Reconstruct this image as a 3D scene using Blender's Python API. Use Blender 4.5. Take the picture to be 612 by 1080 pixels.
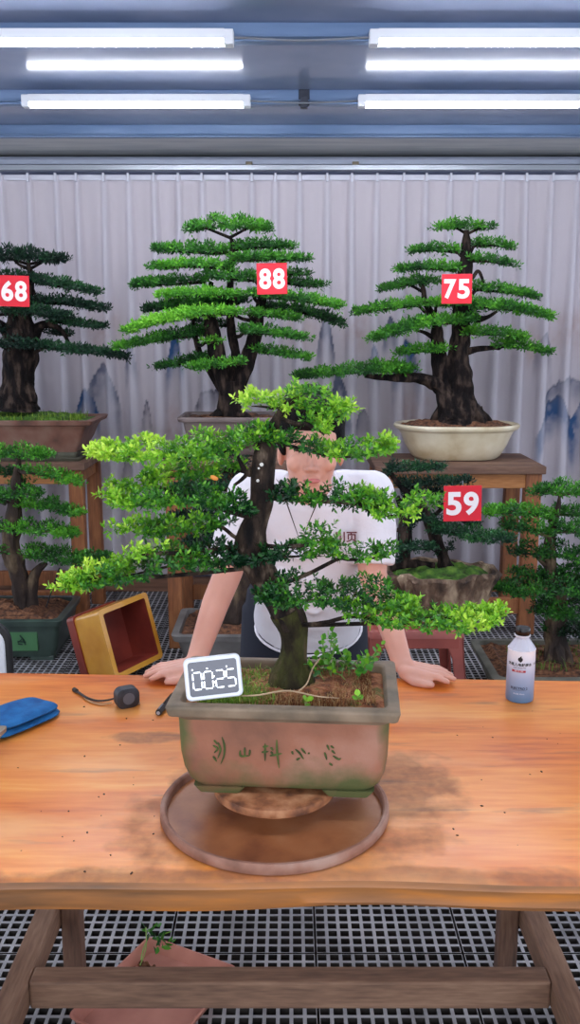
import bpy, math, random
import numpy as np
from mathutils import Vector, Matrix, Euler

# ------------------------------------------------------------------ camera, world, lights, exposure
FPX, PITCH, CAMZ = 960.0, math.radians(11.0), 1.65
sc = bpy.context.scene
for o in list(bpy.data.objects):
    bpy.data.objects.remove(o)
cam_data = bpy.data.cameras.new('camera')
cam_data.sensor_fit = 'VERTICAL'
cam_data.sensor_height = 24.0
cam_data.lens = FPX / 1080 * 24.0
cam_data.clip_start = 0.05
cam = bpy.data.objects.new('camera', cam_data)
sc.collection.objects.link(cam)
cam.location = (0, 0, CAMZ)
cam.rotation_euler = (math.pi / 2 - PITCH, 0, 0)
sc.camera = cam

world = bpy.data.worlds.new('world')
sc.world = world
world.use_nodes = True
world.node_tree.nodes['Background'].inputs[0].default_value = (0.82, 0.88, 1.0, 1)
world.node_tree.nodes['Background'].inputs[1].default_value = 0.85
TUBE_POWER = 34.0

# soft daylight from the open front of the shed, behind and above the camera
ld = bpy.data.lights.new('front_daylight', 'AREA')
ld.shape = 'RECTANGLE'; ld.size = 4.5; ld.size_y = 2.0; ld.energy = 16; ld.color = (1.0, 0.97, 0.93)
lo = bpy.data.objects.new('front_daylight', ld)
sc.collection.objects.link(lo)
lo.location = (-0.9, -1.6, 2.35)
lo.rotation_euler = (Vector((0.1, 2.6, 1.0)) - Vector((-0.9, -1.6, 2.35))).to_track_quat('-Z', 'Y').to_euler()

sc.view_settings.view_transform = 'Standard'
sc.view_settings.look = 'None'
sc.view_settings.gamma = 1.0
sc.view_settings.use_curve_mapping = False
sc.view_settings.exposure = 0.98

# ------------------------------------------------------------------ helpers
RNG = np.random.default_rng(7)
random.seed(7)
CP, SP = math.cos(PITCH), math.sin(PITCH)

def P(px, py, Y):
    dx = (px - 306) / FPX; dy = (540 - py) / FPX
    t = Y / (CP + dy * SP)
    return Vector((dx * t, Y, CAMZ + t * (dy * CP - SP)))

def PZ(px, py, z):
    dx = (px - 306) / FPX; dy = (540 - py) / FPX
    t = (z - CAMZ) / (dy * CP - SP)
    return Vector((dx * t, t * (CP + dy * SP), z))

def mpp(py, Y):
    return Y / (CP + (540 - py) / FPX * SP) / FPX

def tag(o, label=None, cat=None, group=None, kind=None):
    if label: o['label'] = label
    if cat: o['category'] = cat
    if group: o['group'] = group
    if kind: o['kind'] = kind
    return o

def thing(name, label, cat, loc=(0, 0, 0), group=None):
    o = bpy.data.objects.new(name, None)
    o.empty_display_size = 0.05
    sc.collection.objects.link(o)
    o.location = Vector(loc)
    return tag(o, label, cat, group)

def wloc(o):
    l = Vector((0, 0, 0))
    while o is not None:
        l += o.location
        o = o.parent
    return l

class MB:
    def __init__(s):
        s.v = []; s.f = []
    def add(s, vs, fs):
        n = len(s.v)
        s.v += [tuple(p) for p in vs]
        s.f += [tuple(i + n for i in f) for f in fs]
        return s
    def box(s, c, size, rot=None):
        hx, hy, hz = size[0] / 2, size[1] / 2, size[2] / 2
        vs = [Vector((x, y, z)) for x in (-hx, hx) for y in (-hy, hy) for z in (-hz, hz)]
        if rot is not None:
            vs = [rot @ p for p in vs]
        vs = [p + Vector(c) for p in vs]
        return s.add(vs, [(0, 1, 3, 2), (4, 6, 7, 5), (0, 4, 5, 1), (2, 3, 7, 6), (0, 2, 6, 4), (1, 5, 7, 3)])
    def tube(s, pts, rad, seg=10, cap=True, flat=1.0, noise=None):
        pts = [Vector(p) for p in pts]
        n = len(pts)
        if not hasattr(rad, '__len__'): rad = [rad] * n
        vs = []
        nrm = None
        for i, p in enumerate(pts):
            t = (pts[min(i + 1, n - 1)] - pts[max(i - 1, 0)])
            if t.length < 1e-9: t = Vector((0, 0, 1))
            t.normalize()
            if nrm is None:
                a = Vector((0, 0, 1)) if abs(t.z) < .9 else Vector((0, 1, 0))
                nrm = (a - t * a.dot(t)).normalized()
            else:
                nrm = (nrm - t * nrm.dot(t)).normalized()
            b = t.cross(nrm)
            for k in range(seg):
                a = 2 * math.pi * k / seg
                r = rad[i]
                if noise: r *= noise(a, i)
                vs.append(p + nrm * (math.cos(a) * r * flat) + b * (math.sin(a) * r))
        fs = [(i * seg + k, i * seg + (k + 1) % seg, (i + 1) * seg + (k + 1) % seg, (i + 1) * seg + k)
              for i in range(n - 1) for k in range(seg)]
        if cap:
            fs.append(tuple(range(seg - 1, -1, -1)))
            fs.append(tuple((n - 1) * seg + k for k in range(seg)))
        return s.add(vs, fs)
    def lathe(s, prof, c=(0, 0, 0), seg=48, rot=None, cap=True):
        vs = []
        for r, z in prof:
            for k in range(seg):
                a = 2 * math.pi * k / seg
                p = Vector((r * math.cos(a), r * math.sin(a), z))
                if rot is not None: p = rot @ p
                vs.append(p + Vector(c))
        n = len(prof)
        fs = [(i * seg + k, i * seg + (k + 1) % seg, (i + 1) * seg + (k + 1) % seg, (i + 1) * seg + k)
              for i in range(n - 1) for k in range(seg)]
        if cap:
            fs.append(tuple(range(seg - 1, -1, -1)))
            fs.append(tuple((n - 1) * seg + k for k in range(seg)))
        return s.add(vs, fs)
    def loft(s, secs, c, yaw=0.0, seg=12, cap0=True, cap1=True, rot=None):
        """secs: (z, halfw, halfd, corner_radius)"""
        vs = []
        m = seg * 4
        R = rot if rot is not None else Matrix.Rotation(yaw, 3, 'Z')
        for z, hw, hd, cr in secs:
            cr = min(cr, hw * .999, hd * .999)
            for q, (sx, sy) in enumerate([(1, 1), (-1, 1), (-1, -1), (1, -1)]):
                for k in range(seg):
                    a = math.pi / 2 * (q + k / (seg - 1))
                    p = Vector((sx * (hw - cr) + cr * math.cos(a), sy * (hd - cr) + cr * math.sin(a), z))
                    vs.append(R @ p + Vector(c))
        n = len(secs)
        fs = [(i * m + k, i * m + (k + 1) % m, (i + 1) * m + (k + 1) % m, (i + 1) * m + k)
              for i in range(n - 1) for k in range(m)]
        if cap0: fs.append(tuple(range(m - 1, -1, -1)))
        if cap1: fs.append(tuple((n - 1) * m + k for k in range(m)))
        return s.add(vs, fs)
    def ell(s, c, r, rot=None, seg=20, rings=12):
        vs = []
        for i in range(rings + 1):
            th = math.pi * i / rings
            for k in range(seg):
                a = 2 * math.pi * k / seg
                p = Vector((r[0] * math.sin(th) * math.cos(a), r[1] * math.sin(th) * math.sin(a), r[2] * math.cos(th)))
                if rot is not None: p = rot @ p
                vs.append(p + Vector(c))
        fs = [(i * seg + k, (i + 1) * seg + k, (i + 1) * seg + (k + 1) % seg, i * seg + (k + 1) % seg)
              for i in range(rings) for k in range(seg)]
        return s.add(vs, fs)

def link(name, me, m, parent=None, smooth=True, bevel=0, bseg=2, sub=0):
    o = bpy.data.objects.new(name, me)
    sc.collection.objects.link(o)
    if m is not None: me.materials.append(m)
    if smooth:
        me.shade_smooth()
    if parent is not None:
        o.parent = parent
    if bevel:
        b = o.modifiers.new('bevel', 'BEVEL'); b.width = bevel; b.segments = bseg; b.limit_method = 'ANGLE'
        b.angle_limit = math.radians(35)
    if sub:
        b = o.modifiers.new('sub', 'SUBSURF'); b.levels = sub; b.render_levels = sub
    return o

def build(name, mb, m, parent=None, smooth=False, origin=None, **kw):
    """world-space mesh data -> one object, its origin at its parent (or at `origin`)"""
    off = wloc(parent) if parent is not None else Vector(origin if origin is not None else (0, 0, 0))
    me = bpy.data.meshes.new(name)
    me.from_pydata([(p[0] - off.x, p[1] - off.y, p[2] - off.z) for p in mb.v], [], mb.f)
    me.update()
    import bmesh
    bm = bmesh.new(); bm.from_mesh(me)
    if len(bm.faces) < 60000:
        bmesh.ops.recalc_face_normals(bm, faces=bm.faces)
    bm.to_mesh(me); bm.free()
    o = link(name, me, m, parent, smooth, **kw)
    if parent is None and origin is not None: o.location = off
    if smooth and 'bevel' not in kw:
        try: me.set_sharp_from_angle(angle=math.radians(40))
        except Exception: pass
    return o

def spline(pts, n):
    """Catmull-Rom through rows of numbers"""
    a = np.array(pts, float)
    if len(a) == 1: return np.repeat(a, n, 0)
    a = np.vstack([2 * a[0] - a[1], a, 2 * a[-1] - a[-2]])
    out = []
    m = len(a) - 3
    for u in np.linspace(0, m - 1e-6, n):
        i = int(u); t = u - i
        p0, p1, p2, p3 = a[i], a[i + 1], a[i + 2], a[i + 3]
        out.append(.5 * (2 * p1 + (p2 - p0) * t + (2 * p0 - 5 * p1 + 4 * p2 - p3) * t * t + (3 * p1 - p0 - 3 * p2 + p3) * t ** 3))
    return np.array(out)

# ------------------------------------------------------------------ materials
def srgb(r, g, b):
    return tuple((c / 255 / 12.92 if c / 255 <= .04045 else ((c / 255 + .055) / 1.055) ** 2.4) for c in (r, g, b)) + (1,)

def mat(name, col, rough=.6, metal=0, spec=.5, noise=None, bump=None, emit=None, trans=0, coat=0, stretch=(1, 1, 1), alpha=None, sss=0):
    m = bpy.data.materials.new(name)
    m.use_nodes = True
    nt = m.node_tree; N = nt.nodes; L = nt.links
    b = N['Principled BSDF']
    b.inputs['Base Color'].default_value = srgb(*col)
    b.inputs['Roughness'].default_value = rough
    b.inputs['Metallic'].default_value = metal
    b.inputs['Specular IOR Level'].default_value = spec
    b.inputs['Coat Weight'].default_value = coat
    if trans: b.inputs['Transmission Weight'].default_value = trans
    if sss:
        b.inputs['Subsurface Weight'].default_value = sss
        b.inputs['Subsurface Radius'].default_value = (.02, .008, .004)
        b.inputs['Subsurface Scale'].default_value = .5
    if emit:
        b.inputs['Emission Color'].default_value = srgb(*emit[0])
        b.inputs['Emission Strength'].default_value = emit[1]
    tc = N.new('ShaderNodeTexCoord'); mp = N.new('ShaderNodeMapping')
    mp.inputs['Scale'].default_value = stretch
    L.new(tc.outputs['Object'], mp.inputs[0])
    if noise:
        scale, cols, detail = noise
        nz = N.new('ShaderNodeTexNoise'); nz.inputs['Scale'].default_value = scale; nz.inputs['Detail'].default_value = detail
        L.new(mp.outputs[0], nz.inputs[0])
        cr = N.new('ShaderNodeValToRGB')
        el = cr.color_ramp.elements
        k = len(cols)
        for i, c in enumerate(cols):
            pos = .32 + .36 * i / (k - 1)
            if i < 2: e = el[i]; e.position = pos
            else: e = el.new(pos)
            e.color = srgb(*c)
        L.new(nz.outputs[0], cr.inputs[0]); L.new(cr.outputs[0], b.inputs['Base Color'])
        m['ramp'] = 1
    if bump:
        nz = N.new('ShaderNodeTexNoise'); nz.inputs['Scale'].default_value = bump[0]; nz.inputs['Detail'].default_value = 6
        L.new(mp.outputs[0], nz.inputs[0])
        bp = N.new('ShaderNodeBump'); bp.inputs['Strength'].default_value = bump[1]; bp.inputs['Distance'].default_value = bump[2]
        L.new(nz.outputs[0], bp.inputs['Height']); L.new(bp.outputs[0], b.inputs['Normal'])
    return m

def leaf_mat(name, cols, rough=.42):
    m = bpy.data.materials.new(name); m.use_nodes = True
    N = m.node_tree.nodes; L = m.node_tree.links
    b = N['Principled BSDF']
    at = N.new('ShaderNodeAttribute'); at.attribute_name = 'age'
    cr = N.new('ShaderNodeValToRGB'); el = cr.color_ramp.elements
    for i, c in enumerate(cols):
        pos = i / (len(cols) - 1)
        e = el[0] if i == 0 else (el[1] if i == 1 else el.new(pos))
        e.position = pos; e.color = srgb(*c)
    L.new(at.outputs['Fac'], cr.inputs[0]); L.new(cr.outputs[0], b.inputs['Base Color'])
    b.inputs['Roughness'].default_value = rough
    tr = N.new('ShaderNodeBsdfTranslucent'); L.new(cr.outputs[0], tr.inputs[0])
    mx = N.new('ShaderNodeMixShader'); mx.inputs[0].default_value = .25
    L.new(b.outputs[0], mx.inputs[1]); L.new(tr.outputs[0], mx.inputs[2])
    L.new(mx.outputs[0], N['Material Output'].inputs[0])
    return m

M = {}
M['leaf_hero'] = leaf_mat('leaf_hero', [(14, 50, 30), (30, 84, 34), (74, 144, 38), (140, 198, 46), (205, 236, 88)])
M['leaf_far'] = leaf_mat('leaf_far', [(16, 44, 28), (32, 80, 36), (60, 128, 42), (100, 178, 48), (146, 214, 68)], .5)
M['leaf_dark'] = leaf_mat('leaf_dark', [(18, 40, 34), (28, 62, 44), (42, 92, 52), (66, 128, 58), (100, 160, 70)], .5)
M['bark'] = mat('bark', (48, 38, 34), .9, spec=.2, noise=(28, [(10, 8, 9), (28, 21, 20), (76, 62, 54)], 8), bump=(60, 1, .02), stretch=(1, 1, .35))
M['bark_hero'] = mat('bark_hero', (48, 38, 34), .85, spec=.2, noise=(40, [(12, 9, 9), (30, 23, 20), (56, 44, 36), (112, 96, 82)], 9), bump=(90, 1, .012), stretch=(1, 1, .4))
M['bark_moss'] = mat('bark_moss', (60, 58, 36), .9, spec=.2, noise=(22, [(20, 16, 13), (40, 34, 22), (62, 62, 30), (92, 76, 56)], 8), bump=(70, 1, .012), stretch=(1, 1, .5))
M['bark_pale'] = mat('bark_pale', (90, 72, 56), .9, noise=(12, [(34, 26, 24), (58, 44, 36), (128, 108, 82)], 8), bump=(60, .9, .01), stretch=(1, 1, .4))
M['soil'] = mat('soil', (88, 58, 42), .95, noise=(45, [(50, 32, 24), (104, 66, 44), (140, 96, 66)], 8), bump=(80, 1, .01))
M['moss'] = mat('moss', (74, 110, 40), .95, noise=(25, [(50, 62, 30), (70, 110, 36), (116, 150, 56)], 8), bump=(120, 1, .008))
M['grass'] = leaf_mat('grass', [(70, 90, 30), (100, 140, 40), (150, 180, 60), (170, 160, 90)], .6)
M['tubeglass'] = mat('tubeglass', (255, 255, 255), .4, emit=((240, 244, 255), TUBE_POWER))
M['whiteplastic'] = mat('whiteplastic', (225, 228, 234), .35)
M['greyplastic'] = mat('greyplastic', (120, 124, 132), .5)
M['blacksoft'] = mat('blacksoft', (20, 20, 23), .55)
M['blackgloss'] = mat('blackgloss', (14, 14, 16), .2)
M['signred'] = mat('signred', (226, 18, 44), .45)
M['signwhite'] = mat('signwhite', (252, 240, 240), .5)

# ------------------------------------------------------------------ setting
def ceiling_mat():
    m = mat('ceiling_sheet', (128, 140, 166), .13, spec=.10, noise=(2.2, [(116, 130, 158), (142, 152, 178)], 3))
    N = m.node_tree.nodes; L = m.node_tree.links; b = N['Principled BSDF']
    tc = N.new('ShaderNodeTexCoord')
    mp = N.new('ShaderNodeMapping'); mp.inputs['Scale'].default_value = (9, 2, 1)
    nz = N.new('ShaderNodeTexNoise'); nz.inputs['Scale'].default_value = 1.6; nz.inputs['Detail'].default_value = 3
    L.new(tc.outputs['Object'], mp.inputs[0]); L.new(mp.outputs[0], nz.inputs[0])
    bp = N.new('ShaderNodeBump'); bp.inputs['Strength'].default_value = .12; bp.inputs['Distance'].default_value = .004
    L.new(nz.outputs[0], bp.inputs['Height']); L.new(bp.outputs[0], b.inputs['Normal'])
    return m
CEIL = 2.76
mb = MB(); mb.box((0, 2.6, CEIL + .03), (8.0, 7.2, .06))
tag(build('ceiling', mb, ceiling_mat()), kind='structure')
mbeam = mat('steel_beam_blue', (104, 130, 168), .42, noise=(3, [(92, 118, 156), (118, 142, 178)], 5), stretch=(.6, 5, 5))
mpale = mat('pale_trim', (176, 178, 178), .5, noise=(5, [(160, 164, 168), (190, 190, 188)], 4), stretch=(.4, 3, 3))
for i, y in enumerate((5.2, 4.49, 3.57, 2.65, 1.73, .81, -.11)):
    mb = MB()
    mb.box((0, y + .04, 2.735), (8.0, .09, .05))
    mb.box((0, y + .04, 2.706), (8.0, .05, .008))
    mb.box((0, y - .008, 2.712), (8.0, .012, .006))
    tag(build('trim_%d' % (i + 1), mb, mbeam, bevel=.003), kind='structure')
mb = MB(); mb.box((0, 5.64, 2.752), (8.0, .75, .016))
tag(build('trim_8', mb, mpale), kind='structure')

mb = MB(); mb.box((0, 6.14, 1.36), (8.0, .12, 2.9))
tag(build('wall_back', mb, mat('wall_panel', (150, 160, 188), .5, noise=(3, [(140, 150, 178), (166, 172, 196)], 4))), kind='structure')
mb = MB(); mb.box((0, 5.78, .045), (6.2, .05, .09))
tag(build('baseboard_back', mb, mat('plank', (120, 84, 64), .7, noise=(4, [(90, 60, 46), (132, 94, 74), (160, 122, 100)], 6), stretch=(.5, 3, 6)), bevel=.004), kind='structure')
mb = MB(); mb.box((0, 3.2, -.09), (8.0, 7.0, .04))
tag(build('floor', mb, mat('wet_ground', (40, 34, 32), .7, noise=(8, [(12, 11, 11), (30, 24, 20), (62, 44, 34)], 6))), kind='structure')

def grate():
    nx, ny, pitch = 12 * 14, 12 * 12, .4 / 12
    x0, y0 = .07 - .4 * 7, 1.0
    bar = .0048
    V = np.zeros((nx * ny, 12, 3)); 
    I, J = np.meshgrid(np.arange(nx), np.arange(ny), indexing='ij')
    I = I.ravel(); J = J.ravel()
    gx0 = x0 + I * pitch + np.where(I % 12 == 0, .003, 0); gx1 = x0 + (I + 1) * pitch - np.where(I % 12 == 11, .003, 0)
    gy0 = y0 + J * pitch + np.where(J % 12 == 0, .003, 0); gy1 = y0 + (J + 1) * pitch - np.where(J % 12 == 11, .003, 0)
    hx0 = x0 + I * pitch + bar; hx1 = x0 + (I + 1) * pitch - bar
    hy0 = y0 + J * pitch + bar; hy1 = y0 + (J + 1) * pitch - bar
    bolt = (I % 12 == 5) & (J % 12 == 5)
    for k, (a, b) in enumerate([(gx0, gy0), (gx1, gy0), (gx1, gy1), (gx0, gy1), (hx0, hy0), (hx1, hy0), (hx1, hy1), (hx0, hy1)]):
        V[:, k, 0] = a; V[:, k, 1] = b
    V[:, 8:12] = V[:, 4:8]; V[:, 8:12, 2] = -.045
    F = np.array([(0, 1, 5, 4), (1, 2, 6, 5), (2, 3, 7, 6), (3, 0, 4, 7), (4, 5, 9, 8), (5, 6, 10, 9), (6, 7, 11, 10), (7, 4, 8, 11)])
    FF = (F[None] + (np.arange(nx * ny) * 12)[:, None, None]).reshape(-1, 4)
    me = bpy.data.meshes.new('floor')
    me.from_pydata(V.reshape(-1, 3).tolist(), [], FF.tolist())
    g = mat('grate_plastic', (128, 128, 132), .45, noise=(5, [(112, 110, 112), (148, 148, 152), (168, 166, 168)], 6))
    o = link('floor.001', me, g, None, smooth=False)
    me.materials.append(mat('grate_hole_walls', (52, 48, 48), .8, noise=(9, [(34, 31, 31), (72, 68, 66)], 4)))  # inner walls of the holes, a darker tone than the bar tops
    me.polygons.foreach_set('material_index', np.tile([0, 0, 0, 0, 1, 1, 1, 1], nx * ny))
    return o
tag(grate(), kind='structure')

# value noise in numpy for the curtain's printed picture
def vnoise(x, y, seed=0):
    def h(i, j):
        n = (i * 374761393 + j * 668265263 + seed * 982451653) & 0x7fffffff
        n = ((n ^ (n >> 13)) * 1274126177) & 0x7fffffff
        return (n & 0xffff) / 65535.0
    xi = np.floor(x).astype(np.int64); yi = np.floor(y).astype(np.int64)
    fx = x - xi; fy = y - yi
    fx = fx * fx * (3 - 2 * fx); fy = fy * fy * (3 - 2 * fy)
    return (h(xi, yi) * (1 - fx) + h(xi + 1, yi) * fx) * (1 - fy) + (h(xi, yi + 1) * (1 - fx) + h(xi + 1, yi + 1) * fx) * fy
def fbm(x, y, o=4, seed=0):
    s = 0; a = .5
    for k in range(o):
        s = s + a * vnoise(x, y, seed + k); x = x * 2.03; y = y * 2.03; a *= .5
    return s

CURT_Y = 5.9
def curtain():
    xs = np.arange(-2.75, 2.75, .0085); zs = np.linspace(.085, 2.615, 250)
    X, Z = np.meshgrid(xs, zs, indexing='ij')
    k = mpp(350, CURT_Y)
    folds = [11, 39, 67, 88, 116, 141, 167, 192, 216, 242, 267, 291, 316, 344, 369, 395, 422, 445, 470, 496, 523, 547, 574, 600]
    fx = [(f - 306) * k for f in folds]
    while fx[0] > -2.75: fx.insert(0, fx[0] - .155)
    while fx[-1] < 2.75: fx.append(fx[-1] + .155)
    drop = (2.615 - Z) / 2.53
    Y = np.zeros_like(X)
    seam = np.zeros_like(X)
    for i, f in enumerate(fx):
        r = np.random.default_rng(i)
        cx = f + .02 * (r.random() - .3) * drop + .012 * np.sin(Z * 2.3 + i * 1.7) * drop
        w = .018 + (.018 + .016 * r.random()) * drop
        u = (X - cx) / w
        Y -= (.035 + .025 * r.random()) * np.exp(-(u ** 4)) * (0.45 + .55 * np.minimum(1, drop * 5))
        cx2 = f + .075 + .02 * math.sin(i)
        Y += .018 * np.exp(-((X - cx2) / .045) ** 2)
        seam = np.maximum(seam, np.exp(-(u ** 4)))
    Y += .012 * (fbm(X * 3, Z * 1.0, 3, 5) - .5) * drop
    # printed ink landscape
    base = np.array(srgb(220, 211, 218)[:3])
    col = np.ones(X.shape + (3,)) * base
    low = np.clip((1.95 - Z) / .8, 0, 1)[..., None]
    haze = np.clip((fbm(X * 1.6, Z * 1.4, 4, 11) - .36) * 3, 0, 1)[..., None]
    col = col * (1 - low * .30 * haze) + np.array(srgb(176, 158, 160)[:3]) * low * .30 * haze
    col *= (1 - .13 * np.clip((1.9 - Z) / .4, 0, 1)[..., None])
    px_x = X / k + 306
    # photo row for a given height at the curtain's distance
    el = np.arctan((Z - CAMZ) / CURT_Y) + PITCH
    px_y = 540 - FPX * np.tan(el)
    blue = np.array(srgb(44, 84, 132)[:3]); grey = np.array(srgb(98, 104, 128)[:3]); ink = np.array(srgb(60, 62, 84)[:3]); rust = np.array(srgb(176, 138, 126)[:3])
    def mountain(cx, top, w, h, c, a, seed):
        nonlocal col
        ridge = top + (np.abs(px_x - cx) / (w / 2)) ** 1.7 * h * .75 + (fbm(px_x / 7, px_x * 0 + seed, 4, seed) - .45) * 20
        d = px_y - ridge
        m_ = np.clip(d / 1.5, 0, 1) * np.clip(1 - d / h, 0, 1) ** 1.1
        m_ = m_ * np.clip((w / 2 * 1.15 - np.abs(px_x - cx)) / 4, 0, 1)
        m_ = m_ * (.1 + 1.5 * fbm(px_x / 9, px_y / 13, 4, seed + 3))
        edge = np.exp(-((d - 1.5) / 1.6) ** 2) * np.clip((w / 2 - np.abs(px_x - cx)) / 4, 0, 1) * fbm(px_x / 4, px_y / 4, 2, seed + 9)
        m_ = np.clip(m_ * a * 1.5, 0, 1)[..., None]; edge = np.clip(edge * a * 1.5, 0, 1)[..., None]
        col = col * (1 - m_) + c * m_
        col = col * (1 - edge * .8) + ink * edge * .8
    for args in [(106, 383, 34, 55, grey, .9, 1), (88, 408, 24, 34, blue, 1.2, 2), (137, 352, 14, 45, grey, 1.0, 3), (184, 352, 20, 50, blue, .8, 4),
                 (222, 408, 34, 26, ink, .7, 5), (152, 428, 12, 34, ink, .9, 6), (344, 336, 20, 50, grey, 1.0, 7), (358, 392, 26, 70, grey, 1.4, 8),
                 (396, 360, 12, 34, blue, 1.1, 9), (430, 360, 30, 44, blue, .9, 10), (508, 424, 12, 26, grey, .9, 11), (592, 418, 40, 46, blue, 1.35, 12),
                 (602, 396, 46, 30, grey, .7, 13), (384, 428, 16, 26, grey, .6, 14), (20, 520, 30, 40, grey, .5, 15), (130, 478, 14, 26, ink, .6, 16),
                 (640, 380, 60, 80, blue, .8, 17), (-40, 400, 70, 70, grey, .8, 18), (412, 330, 16, 40, grey, .8, 19), (575, 350, 20, 40, grey, .6, 20)]:
        mountain(*args)
    for cx, cy, r in ((110, 352, 20), (376, 350, 14), (318, 352, 16), (178, 455, 20), (560, 365, 16), (440, 440, 20), (600, 350, 18)):
        m_ = (np.exp(-((px_x - cx) / r) ** 2 - ((px_y - cy) / r / 1.3) ** 2) * fbm(px_x / 5, px_y / 8, 3, cx) * .8)[..., None]
        col = col * (1 - m_) + rust * m_
    # the cloth lies double in the sewn pleats, so less shines through and the print is paler
    s_ = (seam * .38)[..., None]
    col = col * (1 - s_) + np.array(srgb(222, 220, 232)[:3]) * s_
    hem = ((Z > 2.575)).astype(float)[..., None] * .35
    col = col * (1 - hem) + np.array(srgb(225, 224, 234)[:3]) * hem
    n0, n1 = X.shape
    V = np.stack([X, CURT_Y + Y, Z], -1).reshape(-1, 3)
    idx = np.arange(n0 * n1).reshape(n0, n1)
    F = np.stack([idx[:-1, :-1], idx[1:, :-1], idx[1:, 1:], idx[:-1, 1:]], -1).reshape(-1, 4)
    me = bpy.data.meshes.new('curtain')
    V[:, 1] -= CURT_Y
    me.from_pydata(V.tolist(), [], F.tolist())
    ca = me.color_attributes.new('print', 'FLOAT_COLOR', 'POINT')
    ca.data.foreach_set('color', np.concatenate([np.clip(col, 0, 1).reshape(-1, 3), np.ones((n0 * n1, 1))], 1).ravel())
    m = bpy.data.materials.new('curtain_cloth'); m.use_nodes = True
    N = m.node_tree.nodes; L = m.node_tree.links; b = N['Principled BSDF']
    at = N.new('ShaderNodeAttribute'); at.attribute_name = 'print'
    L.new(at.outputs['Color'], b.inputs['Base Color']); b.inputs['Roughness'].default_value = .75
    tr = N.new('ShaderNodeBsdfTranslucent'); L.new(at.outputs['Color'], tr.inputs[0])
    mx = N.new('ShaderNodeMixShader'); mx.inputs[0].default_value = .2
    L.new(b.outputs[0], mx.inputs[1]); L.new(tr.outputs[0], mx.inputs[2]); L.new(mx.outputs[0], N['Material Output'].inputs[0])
    t = thing('curtain', 'pale lavender pleated curtain printed with blue ink mountains, covering the back wall', 'curtain', (0, CURT_Y, 0))
    link('cloth', me, m, t)
    mb = MB(); mb.box((0, CURT_Y - .005, 2.602), (5.5, .012, .03))
    for f in fx:
        mb.box((f, CURT_Y - .03, 2.60), (.012, .02, .05))
    build('heading_tape', mb, mat('tape', (214, 214, 226), .7), t)
curtain()
t = thing('curtain_rail', 'long silver metal curtain rail running above the pleated curtain', 'curtain rail', (0, 5.86, 2.65))
mb = MB(); mb.box((0, 5.86, 2.645), (6.0, .05, .014)); mb.box((0, 5.84, 2.652), (6.0, .008, .03)); mb.box((0, 5.885, 2.652), (6.0, .008, .03))
build('rail', mb, mat('alu', (190, 196, 206), .3, metal=.7), t, bevel=.002)
mb = MB(); mb.box((0, 5.97, 2.69), (6.0, .20, .03)); mb.box((0, 6.0, 2.715), (6.0, .14, .03))
build('rail_batten', mb, mat('batten', (170, 178, 198), .35), t, bevel=.002)
mb = MB()
for x in (-2.2, -.25, .4, 1.8): mb.box((x, 5.86, 2.672), (.04, .035, .03))
build('bracket', mb, mat('bracketm', (120, 112, 96), .5, metal=.4), t, bevel=.002)

# tube lights: four in view, the same rows carry on above the table and the photographer
def tube_light(x0, y, label, first):
    x1 = x0 + .968; z = 2.692
    c = ((x0 + x1) / 2, y, z)
    t = thing('tube_light', label, 'ceiling light', c, 'white tube lights on the ceiling beams')
    mb = MB(); mb.tube([(x0, y, z), (x1, y, z)], .024, 20, flat=1.0)
    build('tube', mb, M['tubeglass'], t, smooth=True)
    mb = MB(); mb.box((c[0], y, z + .0125), (.975, .052, .033))
    build('batten', mb, M['whiteplastic'], t)
    mb = MB()
    mb.box((x0 - .018, y, z + .003), (.036, .050, .052)); build('end_cap', mb, M['whiteplastic'], t, bevel=.004)
    mb = MB()
    mb.box((x1 + .018, y, z + .003), (.036, .050, .052)); build('end_cap', mb, M['whiteplastic'], t, bevel=.004)
tube_light(-1.184, 4.43, 'white tube light at the left, the one nearer the curtain', 1)
tube_light(.346, 4.43, 'white tube light at the right, the one nearer the curtain', 0)
tube_light(-1.206, 3.53, 'white tube light at the left, the one farther from the curtain', 0)
tube_light(.32, 3.53, 'white tube light at the right, the one farther from the curtain', 0)
for i, y in ((0, 2.61), (2, .77)):
    for j, x in enumerate((-1.2, .33)):
        tube_light(x, y, 'white tube light above the %s, on the %s' % (('person', '', 'near edge of the workbench')[i], ('left', 'right')[j]), 0)
for y, a, b_ in ((4.43, -.18, .31), (3.53, -.20, .285)):
    pts = spline([(a, y, 2.698), ((a + b_) / 2, y + .005, 2.69), (b_, y, 2.698)], 12)
    mb = MB(); mb.tube(pts, .004, 6)
    o = build('light_cable', mb, M['greyplastic'], origin=(0, y, 2.69))
    tag(o, 'thin grey cable joining the two tube lights %s' % ('nearer the curtain' if y > 4 else 'at the top of the photo'), 'cable', 'cables between tube lights')
mb = MB(); mb.box((.065, 4.47, 2.70), (.035, .04, .05)); mb.box((.065, 4.49, 2.725), (.05, .02, .07))
tag(build('beam_clip', mb, mat('clip', (60, 64, 76), .5, metal=.5), bevel=.003, origin=(.065, 4.47, 2.70)), 'small dark steel clip on the ceiling beam between the tube lights', 'clip')

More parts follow.
